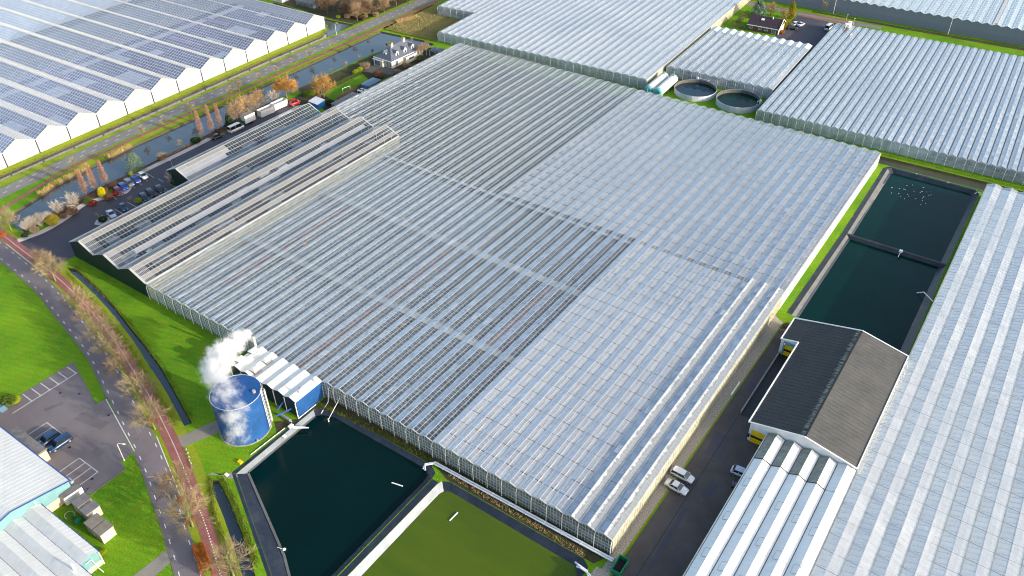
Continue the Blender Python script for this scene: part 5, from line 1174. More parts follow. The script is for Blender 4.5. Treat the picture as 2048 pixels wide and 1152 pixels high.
flat_shed('waterside_building', 'white building with dark base at the top edge beyond the left glasshouse', -268, 164.5, -258, 172, 3.4, 'white_roof', 'wall_white', 3, 'building')
flat_shed('thicket_hut', 'small grey-roofed hut half hidden in the brown thicket', -226, 174.5, -222.5, 179.5, 2.4, 'tank_steel', 'timber', 10, 'hut')
# ---------------------------------------------------------------- trees and shrubs
PROTO = {}
def rdir(rn, d, spread):
    d = Vector(d).normalized(); a = d.cross(Vector((.37, .61, .7))).normalized(); b = d.cross(a); t = rn.random() * 6.283; s = spread * (.4 + .6 * rn.random())
    return (d + (a * math.cos(t) + b * math.sin(t)) * math.tan(min(s, 1.4))).normalized()
def bare_tree(key, seed, trunk_h, crown, nl, nb, ntw, tl, mat, bark='bark', r0=.16, up=.35, wide=1.0, gnarl=.5):
    """trunk, limbs from its top, branches and fine twigs that make an open rounded crown"""
    rn = random.Random(seed); t = MB(); c = MB()
    t.tube([(0, 0, -.1), (.05, .03, trunk_h * .5), (0, 0, trunk_h), (0, 0, trunk_h + crown * .55)], [r0 * 1.25, r0, r0 * .8, r0 * .3], 7)
    for i in range(nl):
        z = trunk_h * .82 + crown * .5 * (i / nl) ** 1.2; a = i * 2.4 + rn.random() * .6
        el = up + .9 * (i / nl) * (1 - up) + rn.gauss(0, .12); d = Vector((math.cos(a) * math.cos(el) * wide, math.sin(a) * math.cos(el) * wide, math.sin(el)))
        p = Vector((0, 0, z)); L = crown * (.62 - .22 * i / nl) * (.8 + .4 * rn.random()); q = p + d * L * .55; q2 = q + rdir(rn, d + Vector((0, 0, .25)), .35) * L * .45
        t.tube([p, q, q2], [r0 * .38, r0 * .24, r0 * .12], 5, 0, False)
        for j in range(nb):
            f = .25 + .75 * (j + rn.random()) / nb; bp = p.lerp(q, f / .55) if f < .55 else q.lerp(q2, (f - .55) / .45)
            bd = rdir(rn, d + Vector((0, 0, .25)), 1.0); bl = tl * (.7 + .6 * rn.random()); bq = bp + bd * bl; c.twig(bp, bq, .03, .016)
            for k in range(ntw):
                g_ = .3 + .7 * rn.random(); tp = bp.lerp(bq, g_); c.twig(tp, tp + rdir(rn, bd + Vector((0, 0, .15)), .75) * tl * (.4 + .5 * rn.random()), .022, .010)
    PROTO[key] = (t.mesh('trunk', bark), c.mesh('crown', mat)); return key
def columnar(key, seed, h, r, mat):
    rn = random.Random(seed); t = MB(); c = MB()
    t.tube([(0, 0, -.1), (0, 0, h * .5), (0, 0, h)], [.15, .1, .02], 6)
    for i in range(380):
        f = rn.random() ** .85; z = h * (.09 + .91 * f); rr = r * (1 - f * .72) * (.45 + .55 * rn.random()); a = rn.random() * 6.283
        p = Vector((0, 0, z)); q = Vector((math.cos(a) * rr, math.sin(a) * rr, z + rr * .55)); c.twig(p, q, .022, .011)
        for k in range(2): s_ = p.lerp(q, .35 + .6 * rn.random()); c.twig(s_, s_ + rdir(rn, q - p, .9) * .4, .024, .012)
    PROTO[key] = (t.mesh('trunk', 'bark'), c.mesh('crown', mat))
def conifer(key, seed, h, r, mat, n=2600, tiers=9, pw=1.0):
    rn = random.Random(seed); t = MB(); c = MB(); t.tube([(0, 0, -.1), (0, 0, h * .6), (0, 0, h * .97)], [.18, .1, .02], 6)
    for i in range(n):
        k = rn.randrange(tiers); f = (k + .15 * rn.random()) / tiers; z0 = h * (.12 + .85 * f); rr = r * (1 - f) ** pw + .12; a = (rn.randrange(9) + .32 * rn.gauss(0, 1)) * .698 + k * 1.3; q = rn.random() ** .6
        rr *= .72 + .5 * abs(math.sin(3.1 * a + k * 2.3)); c.leaf((math.cos(a) * rr * q, math.sin(a) * rr * q, z0 - rr * q * .22 + .12 * rn.gauss(0, 1)), .10 + .20 * rn.random() ** 2, rn, 0, 1.0)
    PROTO[key] = (t.mesh('trunk', 'bark'), c.mesh('crown', mat))
def willow(key, seed, h):
    rn = random.Random(seed); t = MB(); c = MB(); t.tube([(0, 0, -.1), (.1, 0, h * .2), (0, .1, h * .4)], [.34, .28, .2], 8)
    for i in range(16):
        a = i * 2.399; el = .45 + .8 * rn.random(); d = Vector((math.cos(a) * math.cos(el), math.sin(a) * math.cos(el), math.sin(el))); p = Vector((0, 0, h * .3)); L = h * (.42 + .18 * rn.random()); q = p + d * L
        t.tube([p, p.lerp(q, .5) + Vector((0, 0, .3)), q], [.13, .09, .05], 5, 0, False)
        for j in range(26):
            b0 = p.lerp(q, .35 + .65 * rn.random()); bd = rdir(rn, d, 1.0); m_ = b0 + bd * (.7 + rn.random() * .9); c.twig(b0, m_, .035, .02)
            for k in range(7):
                s_ = b0.lerp(m_, .3 + .7 * rn.random()); e = s_ + rdir(rn, bd, .5) * (.5 + .6 * rn.random()) + Vector((0, 0, -.5 * rn.random())); c.twig(s_, e, .025, .014); c.twig(e, e + Vector((bd.x * .25, bd.y * .25, -.5 - .7 * rn.random())), .016, .008)
    PROTO[key] = (t.mesh('trunk', 'bark'), c.mesh('crown', 'twig_gold'))
def bush(key, seed, r, h, mat, n=900, size=.12, lumpy=.25, twig=None):
    rn = random.Random(seed); c = MB(); t = MB()
    for k in range(7): a = k * .9; t.twig((0, 0, 0), (math.cos(a) * r * .5, math.sin(a) * r * .5, h * .6), .05, .02)
    lob = [(Vector((rn.gauss(0, 1), rn.gauss(0, 1), rn.random())).normalized(), .75 + .35 * rn.random()) for _ in range(9)]
    for i in range(n):
        d = Vector((rn.gauss(0, 1), rn.gauss(0, 1), rn.gauss(.25, 1))).normalized()
        b = max((d.dot(l) * s for l, s in lob)); q = (.60 + .4 * rn.random() ** .5) * (1 - lumpy + lumpy * 1.3 * b)
        c.leaf((d.x * r * q, d.y * r * q, max(.03, h * .5 + d.z * h * .5 * q)), size * (.6 + .8 * rn.random()), rn)
        if twig and i % 3 == 0: p = Vector((d.x * r * q * .6, d.y * r * q * .6, h * .25)); c.twig(p, p + Vector((d.x * r * .6, d.y * r * .6, h * (.5 + .4 * rn.random()))), .02, .008)
    PROTO[key] = (t.mesh('stem', 'bark'), c.mesh('foliage', mat))
def plume_bush(key, seed, r, h, mat, n=420):
    rn = random.Random(seed); c = MB(); t = MB(); t.tube([(0, 0, 0), (0, 0, h * .3)], [.1, .04], 5)
    for i in range(n):
        a = rn.random() * 6.283; s_ = rn.random() ** .6; p = Vector((math.cos(a) * r * .3 * s_, math.sin(a) * r * .3 * s_, 0)); q = Vector((math.cos(a) * r * s_, math.sin(a) * r * s_, h * (1 - .35 * s_) * (.7 + .4 * rn.random())))
        c.twig(p, q, .022, .010)
        for k in range(2): u_ = p.lerp(q, .5 + .5 * rn.random()); c.twig(u_, u_ + rdir(rn, q - p, .6) * h * .22, .018, .008)
    PROTO[key] = (t.mesh('stem', 'bark'), c.mesh('foliage', mat))
for s_ in (1, 2, 3): bare_tree('lime%d' % s_, s_, 2.6, 5.6, 18, 10, 7, 1.25, 'twig_tan' if s_ != 2 else 'twig_pink', 'bark_green', .15, .25)
for s_ in (1, 2): bare_tree('slim%d' % s_, 20 + s_, 2.0, 2.4, 9, 6, 4, .75, 'twig_tan', 'bark', .07, .5, .7)
for s_ in (1, 2): bare_tree('round%d' % s_, 30 + s_, 2.0, 6.4, 18, 11, 7, 1.35, 'twig_warm', 'bark', .2, .35, .85)
bare_tree('garden', 41, 1.6, 7.2, 20, 12, 7, 1.5, 'twig_gold', 'bark', .24, .3, .95)
bare_tree('grey', 42, .8, 4.6, 14, 9, 6, 1.1, 'twig_grey', 'bark', .12, .6, .7)
bare_tree('birch', 43, 2.2, 3.6, 12, 7, 6, 1.0, 'twig_pink', 'bark_white', .11, .7, .6)
for s_ in (1, 2, 3): bare_tree('thick%d' % s_, 50 + s_, 1.4, 5.4, 15, 10, 7, 1.5, 'twig_tan' if s_ == 1 else ('twig_pink' if s_ == 2 else 'leaf_brown'), 'bark', .14, .5, .8)
bare_tree('little', 61, .9, 1.9, 8, 6, 5, .45, 'twig_pink', 'bark', .06, .7, .45)
columnar('larch', 5, 8.0, 1.35, 'larch'); conifer('spruce', 6, 4.8, 1.5, 'leaf_dark'); conifer('pine', 7, 6.2, 2.7, 'leaf_blue', 3600, 7, .5); conifer('cypress', 8, 6.5, 1.4, 'leaf_olive', 2400, 12, .5); willow('willow', 9, 8.0)
bush('yellow', 1, 1.2, 3.3, 'leaf_yellow', 1500, .12); bush('olive', 2, 1.7, 2.4, 'leaf_olive', 1600, .12); bush('lime', 3, .95, 1.2, 'leaf_lime', 900, .10); bush('green', 4, 1.2, 1.6, 'leaf_green', 1100, .12); bush('dark', 5, 1.3, 1.6, 'leaf_dark', 1100, .13); bush('red', 6, 1.1, .9, 'leaf_red', 900, .10); bush('brown', 7, 1.2, 1.4, 'leaf_brown', 900, .11, .35, 1); bush('tan', 8, 1.2, 1.5, 'leaf_tan', 900, .11, .35, 1); bush('rust', 9, .9, 1.3, 'leaf_rust', 900, .10)
plume_bush('plume', 10, 1.5, 2.8, 'twig_grey')
NAMEOF = dict(lime='bare_tree', slim='young_tree', round='bare_tree', garden='bare_tree', grey='bare_tree', birch='birch_tree', thick='bare_tree', little='young_tree', larch='larch_tree', spruce='conifer_tree', pine='conifer_tree', cypress='conifer_tree', willow='willow_tree', plume='grass_clump')
ROT = random.Random(77)
def plant(key, x, y, label, scale=1.0, group=None, cat=None, z=0):
    base = key.rstrip('0123456789'); nm = NAMEOF.get(base, 'shrub')
    t = thing(nm, label, cat or ('tree' if nm.endswith('tree') else 'shrub'), (x, y, z), ROT.random() * 6.28, group)
    s_ = scale if isinstance(scale, tuple) else (scale,) * 3; t.scale = s_
    a, b = PROTO[key]; put(a.name.split('.')[0], a, t); put(b.name.split('.')[0], b, t); return t
# avenue of round bare trees between road and red path
av = [(-181.4, -2.6, .85), (-156.8, -7.6, .8), (-150.4, -8.9, 1.0), (-134.6, -12.3, .9), (-127.4, -13.6, .85), (-119.4, -16.0, .98), (-113.1, -17.6, .95), (-106.6, -20.0, .92), (-96.8, -22.6, 1.02), (-88.4, -25.7, 1.0), (-70.0, -33.3, 1.08), (-63.3, -36.3, 1.12), (-49.5, -38.9, 1.05)]
for i, (x, y, s_) in enumerate(av):
    lab = {0: 'bare tree at the near tip of the canal beside the road bend', 1: 'bare tree at the yard entrance, left of the pair there', 2: 'bare tree at the yard entrance, right of the pair there', 9: 'bare tree with a small rust hedge at its foot, opposite the car park', 10: 'bare tree between road and red path, just above two rust hedges', 11: 'bare tree standing in the rust hedge beside the red path', 12: 'bare tree at the bottom edge beside the short ditch'}.get(i, ORD[i - 3] + ' bare tree along the red path, counting from the yard entrance')
    plant('lime%d' % (i % 3 + 1), x, y, lab, s_, 'bare trees along the red cycle path')
far = [(-201.2, 19.7, .8), (-199.4, 26.7, .9), (-198.6, 50.1, 1.1), (-198.8, 58.6, .95), (-198.0, 68.5, 1.4), (-198.0, 84.9, 1.3), (-198.5, 89.3, 1.4), (-200.3, 99.9, 1.0), (-200.5, 108.3, .9), (-200.5, 116.6, .95), (-200.6, 125.0, 1.05), (-200.7, 137, .9), (-200.9, 148.8, .85), (-201.6, 157.4, .7)]
for i, (x, y, s_) in enumerate(far): plant('slim%d' % (i % 2 + 1), x + 1.2, y, ORD[i] + ' young thin tree along the far canal bank, counting from the bottom left', s_, 'young trees along the far canal bank')
for i, (x, y) in enumerate(((-183.6, 112.1), (-183.8, 119.9), (-183.8, 127.1), (-184.1, 134.9), (-184.3, 142.2), (-184.0, 150.1), (-179.4, 159.6))): plant('little', x + .8, y, ORD[i] + ' tiny reddish tree on the villa side of the canal, counting from the willow', 1.0, 'tiny trees on the villa canal bank')
plant('willow', -182.4, 97.0, 'golden-orange bare willow leaning over the canal', 1.0)
for (k_, x, y, s_, lab) in (('round1', -181.3, 74.5, 1.0, 'rounded bare tree beside the white van, first of three by the trailers'), ('round2', -182.2, 80.0, .95, 'rounded bare tree in the middle of three behind the trailers'), ('round1', -182.3, 84.9, .95, 'rounded bare tree nearest the willow of the three behind the trailers'), ('grey', -182.4, 91.2, .9, 'small bare tree between the trailers and the willow'), ('garden', -172.0, 104.6, .95, 'broad golden-twigged bare tree at the corner of the villa lawn'), ('grey', -176.3, 13.3, 1.05, 'pale grey spiky tree by the three left larches'), ('grey', -178.0, 8.9, .85, 'low pale bare tree over the canal near the pampas grass'), ('grey', -165.3, 37.3, .85, 'bare tree beside the dark gable of the propagation house'), ('slim1', -166.4, 13.4, .55, 'thin reddish sapling in the white-edged planter'), ('slim2', -181.6, 52.5, .8, 'thin bare sapling on the gravel border by the canal'), ('slim1', -166.5, 24.0, .6, 'thin sapling among the dark parked cars')): plant(k_, x, y, lab, s_)
for i, (x, y, h) in enumerate(((-181.2, 19.4, 1.0), (-181.5, 22.5, 1.02), (-181.4, 25.9, .98))): plant('larch', x, y, ORD[i] + ' tall rust larch of the lower trio by the yellow bush, from the left', (1.15, 1.15, h), 'rust larches by the yellow bush')
for i, (x, y, h) in enumerate(((-182.4, 61.0, 1.15), (-182.6, 65.1, 1.15), (-182.5, 68.5, 1.08))): plant('larch', x, y, ORD[i] + ' tall rust larch of the upper trio by the black car, from the left', (1.0, 1.0, h), 'rust larches by the black car')
plant('spruce', -181.5, 71.3, 'dark green conifer beside the white van', 1.05); plant('pine', -182.0, 36.3, 'blue-green broad pine at the canal behind the parked cars', 1.0)
for i, (x, y) in enumerate(((-166.5, 149.4), (-166.9, 151.6), (-166.7, 153.5))): plant('birch', x + .5, y, ORD[i] + ' white-stemmed birch beside the villa, from the left', .95, 'birches beside the villa')
sh = [('yellow', -175.8, 21.3, 1.0, 'bright yellow round conifer bush at the car park corner'), ('olive', -174.6, 5.4, 1.1, 'big olive-yellow round shrub on the gravel by the canal'), ('lime', -165.2, 25.3, 1.1, 'lime-green round shrub beside the dark parked cars'), ('red', -174.9, 17.4, 1.2, 'dark red low shrub in front of the yellow bush'), ('red', -174.2, 24.0, 1.3, 'dark red low shrub right of the yellow bush'), ('brown', -173.6, 21.6, 1.1, 'brown low shrub under the yellow bush'), ('green', -176.6, 17.0, 1.0, 'olive green shrub between the grey tree and the yellow bush'), ('lime', -180.6, 33.7, .8, 'small lime shrub behind the blue cars'), ('lime', -180.4, 35.4, .75, 'small lime shrub behind the white parked car'), ('plume', -177.4, 3.4, 1.2, 'tall tan pampas clump nearest the olive shrub'), ('plume', -178.0, 1.5, 1.15, 'tall tan pampas clump in the middle of the canal group'), ('plume', -178.0, .0, 1.0, 'tan pampas clump closest to the canal tip'), ('plume', -176.9, 5.2, 1.1, 'tan pampas clump behind the olive shrub'), ('dark', -175.3, -2.2, .7, 'dark maroon shrub at the tip of the gravel border'), ('tan', -175.2, .4, .9, 'tan low shrub on the gravel left of the olive shrub'), ('brown', -175.2, 9.0, .8, 'small brown shrub right of the olive shrub'), ('brown', -174.8, 11.4, 1.1, 'brown bushy shrub under the grey spiky tree'), ('dark', -164.6, 13.8, .9, 'dark shrub in the white-edged planter'), ('brown', -177.8, 22.8, 1.1, 'brown shrub under the lower larches'), ('brown', -178.2, 26.2, 1.1, 'brown shrub behind the maroon car'), ('tan', -180.8, 44.8, 1.2, 'tan shrub right of the pine'), ('dark', -181.0, 57.5, 1.2, 'dark green creeping shrub on the gravel before the upper larches'), ('tan', -165.8, 38.6, 1.0, 'tan shrub at the foot of the dark gable'), ('brown', -180.9, 66.0, .9, 'brown shrub between the upper larches'), ('green', -177.0, 101.5, 1.3, 'green shrub under the willow'), ('lime', -176.4, 103.3, 1.5, 'large lime shrub at the lawn corner below the bare garden tree'), ('dark', -165.6, 101.2, 1.0, 'dark conifer shrub by the bright blue shed'), ('lime', -176.3, 125.4, 1.4, 'yellow-green shrub at the end of the villa lawn, nearest the lawn'), ('lime', -176.8, 128.0, 1.3, 'yellow-green shrub in the middle of the row by the villa drive'), ('tan', -176.8, 130.8, 1.5, 'tan shrub of the row by the villa drive, closest to the villa'), ('tan', -164.2, 139.6, 1.2, 'tan dry shrub below the villa bay'), ('brown', -168.2, 128.5, 1.4, 'brown feathery shrub by the terrace'), ('brown', -165.9, 126.6, 1.3, 'brown shrub beside the garden room'), ('tan', -163.6, 133.4, 1.1, 'pinkish tan shrub on the terrace edge by the glasshouse'), ('green', -165.0, 148.5, 1.1, 'green shrub under the birches'), ('brown', -162.9, 146.4, 1.2, 'brown shrub between birches and glasshouse'), ('green', -119.0, -38.2, 1.35, 'bright green shrub at the left edge of the car park'), ('lime', -118.4, -37.0, 1.1, 'yellow-green shrub over the parking bays at the left edge'), ('rust', -180.2, -5.4, 1.0, 'rust hedge clump at the far end of the road, left edge'), ('rust', -90.6, -25.0, .9, 'small rust hedge clump at the foot of the bare tree by the crossing'), ('rust', -69.2, -33.9, 1.0, 'rust hedge clump under the upper of two bare trees'), ('rust', -64.4, -36.0, .95, 'rust hedge clump under the lower of two bare trees'), ('green', -87.7, -43.5, .6, 'small green shrub at the warehouse corner'), ('lime', -71.6, -48.4, .6, 'yellow-green tuft by the ridged shed wall'), ('brown', 4.0, 74.0, .9, 'heap of brown brush beside the loading shed')]
for k_, x, y, s_, lab in sh: plant(k_, x, y, lab, s_)
# clipped rust hedge near the bottom edge
rn = random.Random(4); h_ = MB()
for i in range(5200):
    t_ = rn.random(); c_ = Vector((-58.9, -38.6)).lerp(Vector((-53.6, -41.0)), t_); f_ = rn.random(); u_ = rn.random() * 2 - 1
    if f_ < .5: p = (c_.x + .4 * u_, c_.y + .8 * u_, 1.35 + .08 * rn.gauss(0, 1))
    else: sg = 1 if rn.random() < .5 else -1; p = (c_.x + .4 * sg + .05 * rn.gauss(0, 1), c_.y + .8 * sg + .05 * rn.gauss(0, 1), 1.4 * rn.random())
    h_.leaf(p, .07 + .05 * rn.random(), rn)
hd = thing('beech_hedge', 'long clipped rust-brown hedge between road and red path near the bottom edge', 'hedge'); h_.build('foliage', 'leaf_rust', hd)
m = MB(); 
for i in range(14): c_ = Vector((-58.8, -38.65)).lerp(Vector((-53.7, -40.95)), i / 13); m.cyl(c_.x, c_.y, 0, 1.2, .05, 5)
m.build('stems', 'bark', hd)
def hedge(label, pts, w_, h, mat, n=1500, cat='hedge', size=.12):
    rn = random.Random(int(abs(pts[0][0] * 13))); P = resample(pts, 40); m = MB(); nd = []
    for i in range(n):
        k = rn.randrange(39); c_ = P[k].lerp(P[k + 1], rn.random()); d = (P[k + 1] - P[k]).normalized(); sd_ = Vector((-d.y, d.x, 0)); u_ = rn.random() * 2 - 1
        m.leaf(tuple(c_ + sd_ * u_ * w_ / 2 + Vector((0, 0, h * (1 - .35 * u_ * u_) * (.35 + .65 * rn.random())))), size * (.6 + .8 * rn.random()), rn)
    t = thing('hedge', label, cat); m.build('foliage', mat, t); s_ = MB()
    for k in range(0, 39, 4): s_.cyl(P[k].x, P[k].y, 0, h * .5, .05, 5)
    s_.build('stems', 'bark', t)
hedge('dark green hedge along the villa lawn by the drive', [(-174.8, 110), (-174.9, 118), (-174.6, 126.6)], 1.1, 1.5, 'leaf_green', 1600)
hedge('low green strip hedge behind the summer house', [(-170.5, 157.5), (-163, 160.5)], 1.0, 1.0, 'leaf_green', 900)
hedge('brown hedge along the lower canal yard edge', [(-178.6, 3), (-178.7, 9), (-179.2, 16.5)], 1.4, 1.5, 'leaf_brown', 1800)
hedge('reddish hedge along the canal before the upper larches', [(-180.7, 46), (-181.5, 55), (-181.6, 60)], .9, .8, 'leaf_tan', 1000)
hedge('low brown hedge along the canal behind the trailers', [(-181.2, 62), (-180.8, 74), (-181.2, 92)], .9, .8, 'leaf_brown', 1500)
hedge('dark green hedge along the parking side of the packing hall', [(-157.2, 4), (-157.3, 35.5)], .8, 1.1, 'leaf_dark', 1600)
hedge('dark hedge in front of the bungalow yard', [(-72, 257.5), (-66, 258.6)], 2.2, 1.8, 'leaf_dark', 1200)
hedge('brown scrub along the cream greenhouse wall at the top', [(-79.6, 244), (-81, 262)], 2.2, 2.6, 'leaf_brown', 1500)
# thicket of bare trees by the upper road
tr = random.Random(21); spots = []
while len(spots) < 34:
    x = -238 + tr.random() * 28; y = 164.5 + tr.random() * 42
    if y < 164.8 + max(0, (-x - 213)) * .05 or (x > -214 and y < 168): continue
    if all((x - a) ** 2 + (y - b) ** 2 > 11 for a, b in spots): spots.append((x, y))
spots.sort(key=lambda p: (p[1] > 178, p[0]))
for i, (x, y) in enumerate(spots):
    row, j = ('front', i) if y <= 178 else ('rear', i - sum(1 for p in spots if p[1] <= 178))
    plant('thick%d' % (i % 3 + 1), x, y, '%s bare thicket tree in the %s rows beside the upper road, from the left' % ((ORD + ['twenty-%s' % q for q in ORD[:9]])[j], row), .85 + .35 * tr.random(), 'bare trees of the brown thicket')
for i in range(9):
    plant(('lime', 'brown', 'tan')[i % 3], -224 + i * 1.5 + tr.random(), 164.6 + (i * 5.3) % 9 + .06 * i * i, ORD[i] + (' yellowish', ' brown', ' tan')[i % 3] + ' undergrowth bush at the foot of the thicket, from the left', 1.0 + .4 * tr.random(), 'undergrowth at the foot of the thicket')
for k_, x, y, s_, lab in (('pine', -76.4, 262.5, 1.25, 'blue-grey cedar behind the bungalow'), ('round1', -72.4, 266.0, .75, 'bare tree between the cedar and the far road'), ('cypress', -64.4, 268.5, 1.15, 'tall olive conifer by the far yard entrance'), ('round2', -66.6, 265.2, .6, 'pale bare shrub tree under the tall olive conifer'), ('cypress', -62.6, 255.6, .75, 'dark narrow conifer at the bungalow gable'), ('rust', -61.4, 249.6, 1.1, 'rust shrub at the bungalow corner'), ('slim1', -55.5, 283.4, 1.2, 'thin bare tree in front of the slate-grey wall'), ('tan', -76.8, 246.0, .8, 'tan shrub at the left corner of the bungalow'), ('olive', -62.3, 259.6, .8, 'olive shrub between bungalow and yard')): plant(k_, x, y, lab, s_)
# reeds and rough tufts
def blades(name, mat, pts, w_, n, h, seed, label, cat, lean=.25, z=0):
    rn = random.Random(seed); P = resample(pts, 60); m = MB()
    for i in range(n):
        k = rn.randrange(59); c_ = P[k].lerp(P[k + 1], rn.random()); d = (P[k + 1] - P[k]).normalized(); sd_ = Vector((-d.y, d.x, 0)); p = c_ + sd_ * (rn.random() - .5) * w_; hh = h * (.6 + .6 * rn.random()); a = rn.random() * 3.14; e = Vector((math.cos(a), math.sin(a), 0)) * hh * .055
        tip = p + Vector((rn.gauss(0, lean) * hh, rn.gauss(0, lean) * hh, hh)); m.poly([(*(p - e).xy, z), (*(p + e).xy, z), tuple(tip)])
    tag(m.build(name, mat), label, cat, None, 'stuff')
blades('reeds', 'reed_gold', [(-192.2, 11.6), (-194.4, 17), (-194.9, 24), (-195.8, 29.5)], 1.5, 900, 1.2, 1, 'golden reeds on the far canal bank near the road bend', 'reeds')
blades('reeds', 'reed_gold', [(-195.7, 35.5), (-196.4, 44.5)], 1.5, 480, 1.2, 2, 'golden reeds on the far canal bank further along', 'reeds')
blades('reeds', 'reed_gold', [(-199.2, 174), (-196.5, 184.6)], 3.0, 800, 1.1, 3, 'tawny reed patch in the brown meadow', 'reeds')
blades('reeds', 'reed_gold', [(-33, -1.9), (-17, -2.3), (-3.5, -2.7)], .9, 800, .6, 4, 'dry golden tufts along the top of the green pond bank', 'reeds', .4)
blades('reeds', 'tuft_grass', [(0, 169.3), (12, 169.9), (30, 170.4), (60, 171)], 1.4, 1300, .6, 5, 'rough grass and dead reeds along the back ditch', 'reeds', .4)
m = MB(); rn = random.Random(12)
for i in range(2600):
    x = -199 + 26 * rn.random(); y = 167.5 + 24 * rn.random()
    if x > -173 or (x - y * .0) < -200 + max(0, 168 - y): continue
    hh = .15 + .4 * rn.random() ** 2; a = rn.random() * 3.14; e = Vector((math.cos(a), math.sin(a))) * (.08 + .16 * rn.random()); m.poly([(x - e.x, y - e.y, 0), (x + e.x, y + e.y, 0), (x + rn.gauss(0, .15), y + rn.gauss(0, .15), hh)])
tag(m.build('meadow_grass', 'leaf_tan'), 'dry tan grass tussocks scattered over the brown meadow', 'grass', None, 'stuff')
tuft = MB(); rn = random.Random(9)
for L_ in ([(-152, -2.6), (-128.7, -6.6), (-111.4, -10.9), (-102.2, -13.4), (-93.4, -16.5), (-84, -20)], [(-151, -5.3), (-131.7, -9.1), (-113.2, -13.7), (-104.7, -16.5), (-96.5, -19.2), (-85.4, -22.6)], [(-69.4, -27.6), (-63.6, -31.8), (-56.3, -35.4), (-49.2, -39)], [(-67.8, -26.4), (-62.1, -28.4), (-55.3, -31.6), (-48.3, -35.2)], [(-196.5, 47), (-196.4, 67), (-197.5, 88), (-197.9, 130), (-198.6, 163)], [(-219, 152), (-214.9, 146), (-214.9, 112), (-213.5, 64), (-213.0, 10)], [(-66.6, -2.4), (-50, -1.2), (-38, -1.2)], [(-198, 165.4), (-180, 166), (-172.5, 166.4)]):
    P = resample(L_, 60)
    for i in range(1500):
        k = rn.randrange(59); c_ = P[k].lerp(P[k + 1], rn.random()); p = c_ + Vector((rn.gauss(0, .3), rn.gauss(0, .3), 0)); hh = .2 + .35 * rn.random(); a = rn.random() * 3.14; e = Vector((math.cos(a), math.sin(a), 0)) * .06; tuft.poly([(*(p - e).xy, 0), (*(p + e).xy, 0), (p.x + rn.gauss(0, .12), p.y + rn.gauss(0, .12), hh)])
tag(tuft.build('bank_grass', 'tuft_grass'), 'rough tufted grass along the ditches and canal banks', 'grass', None, 'stuff')

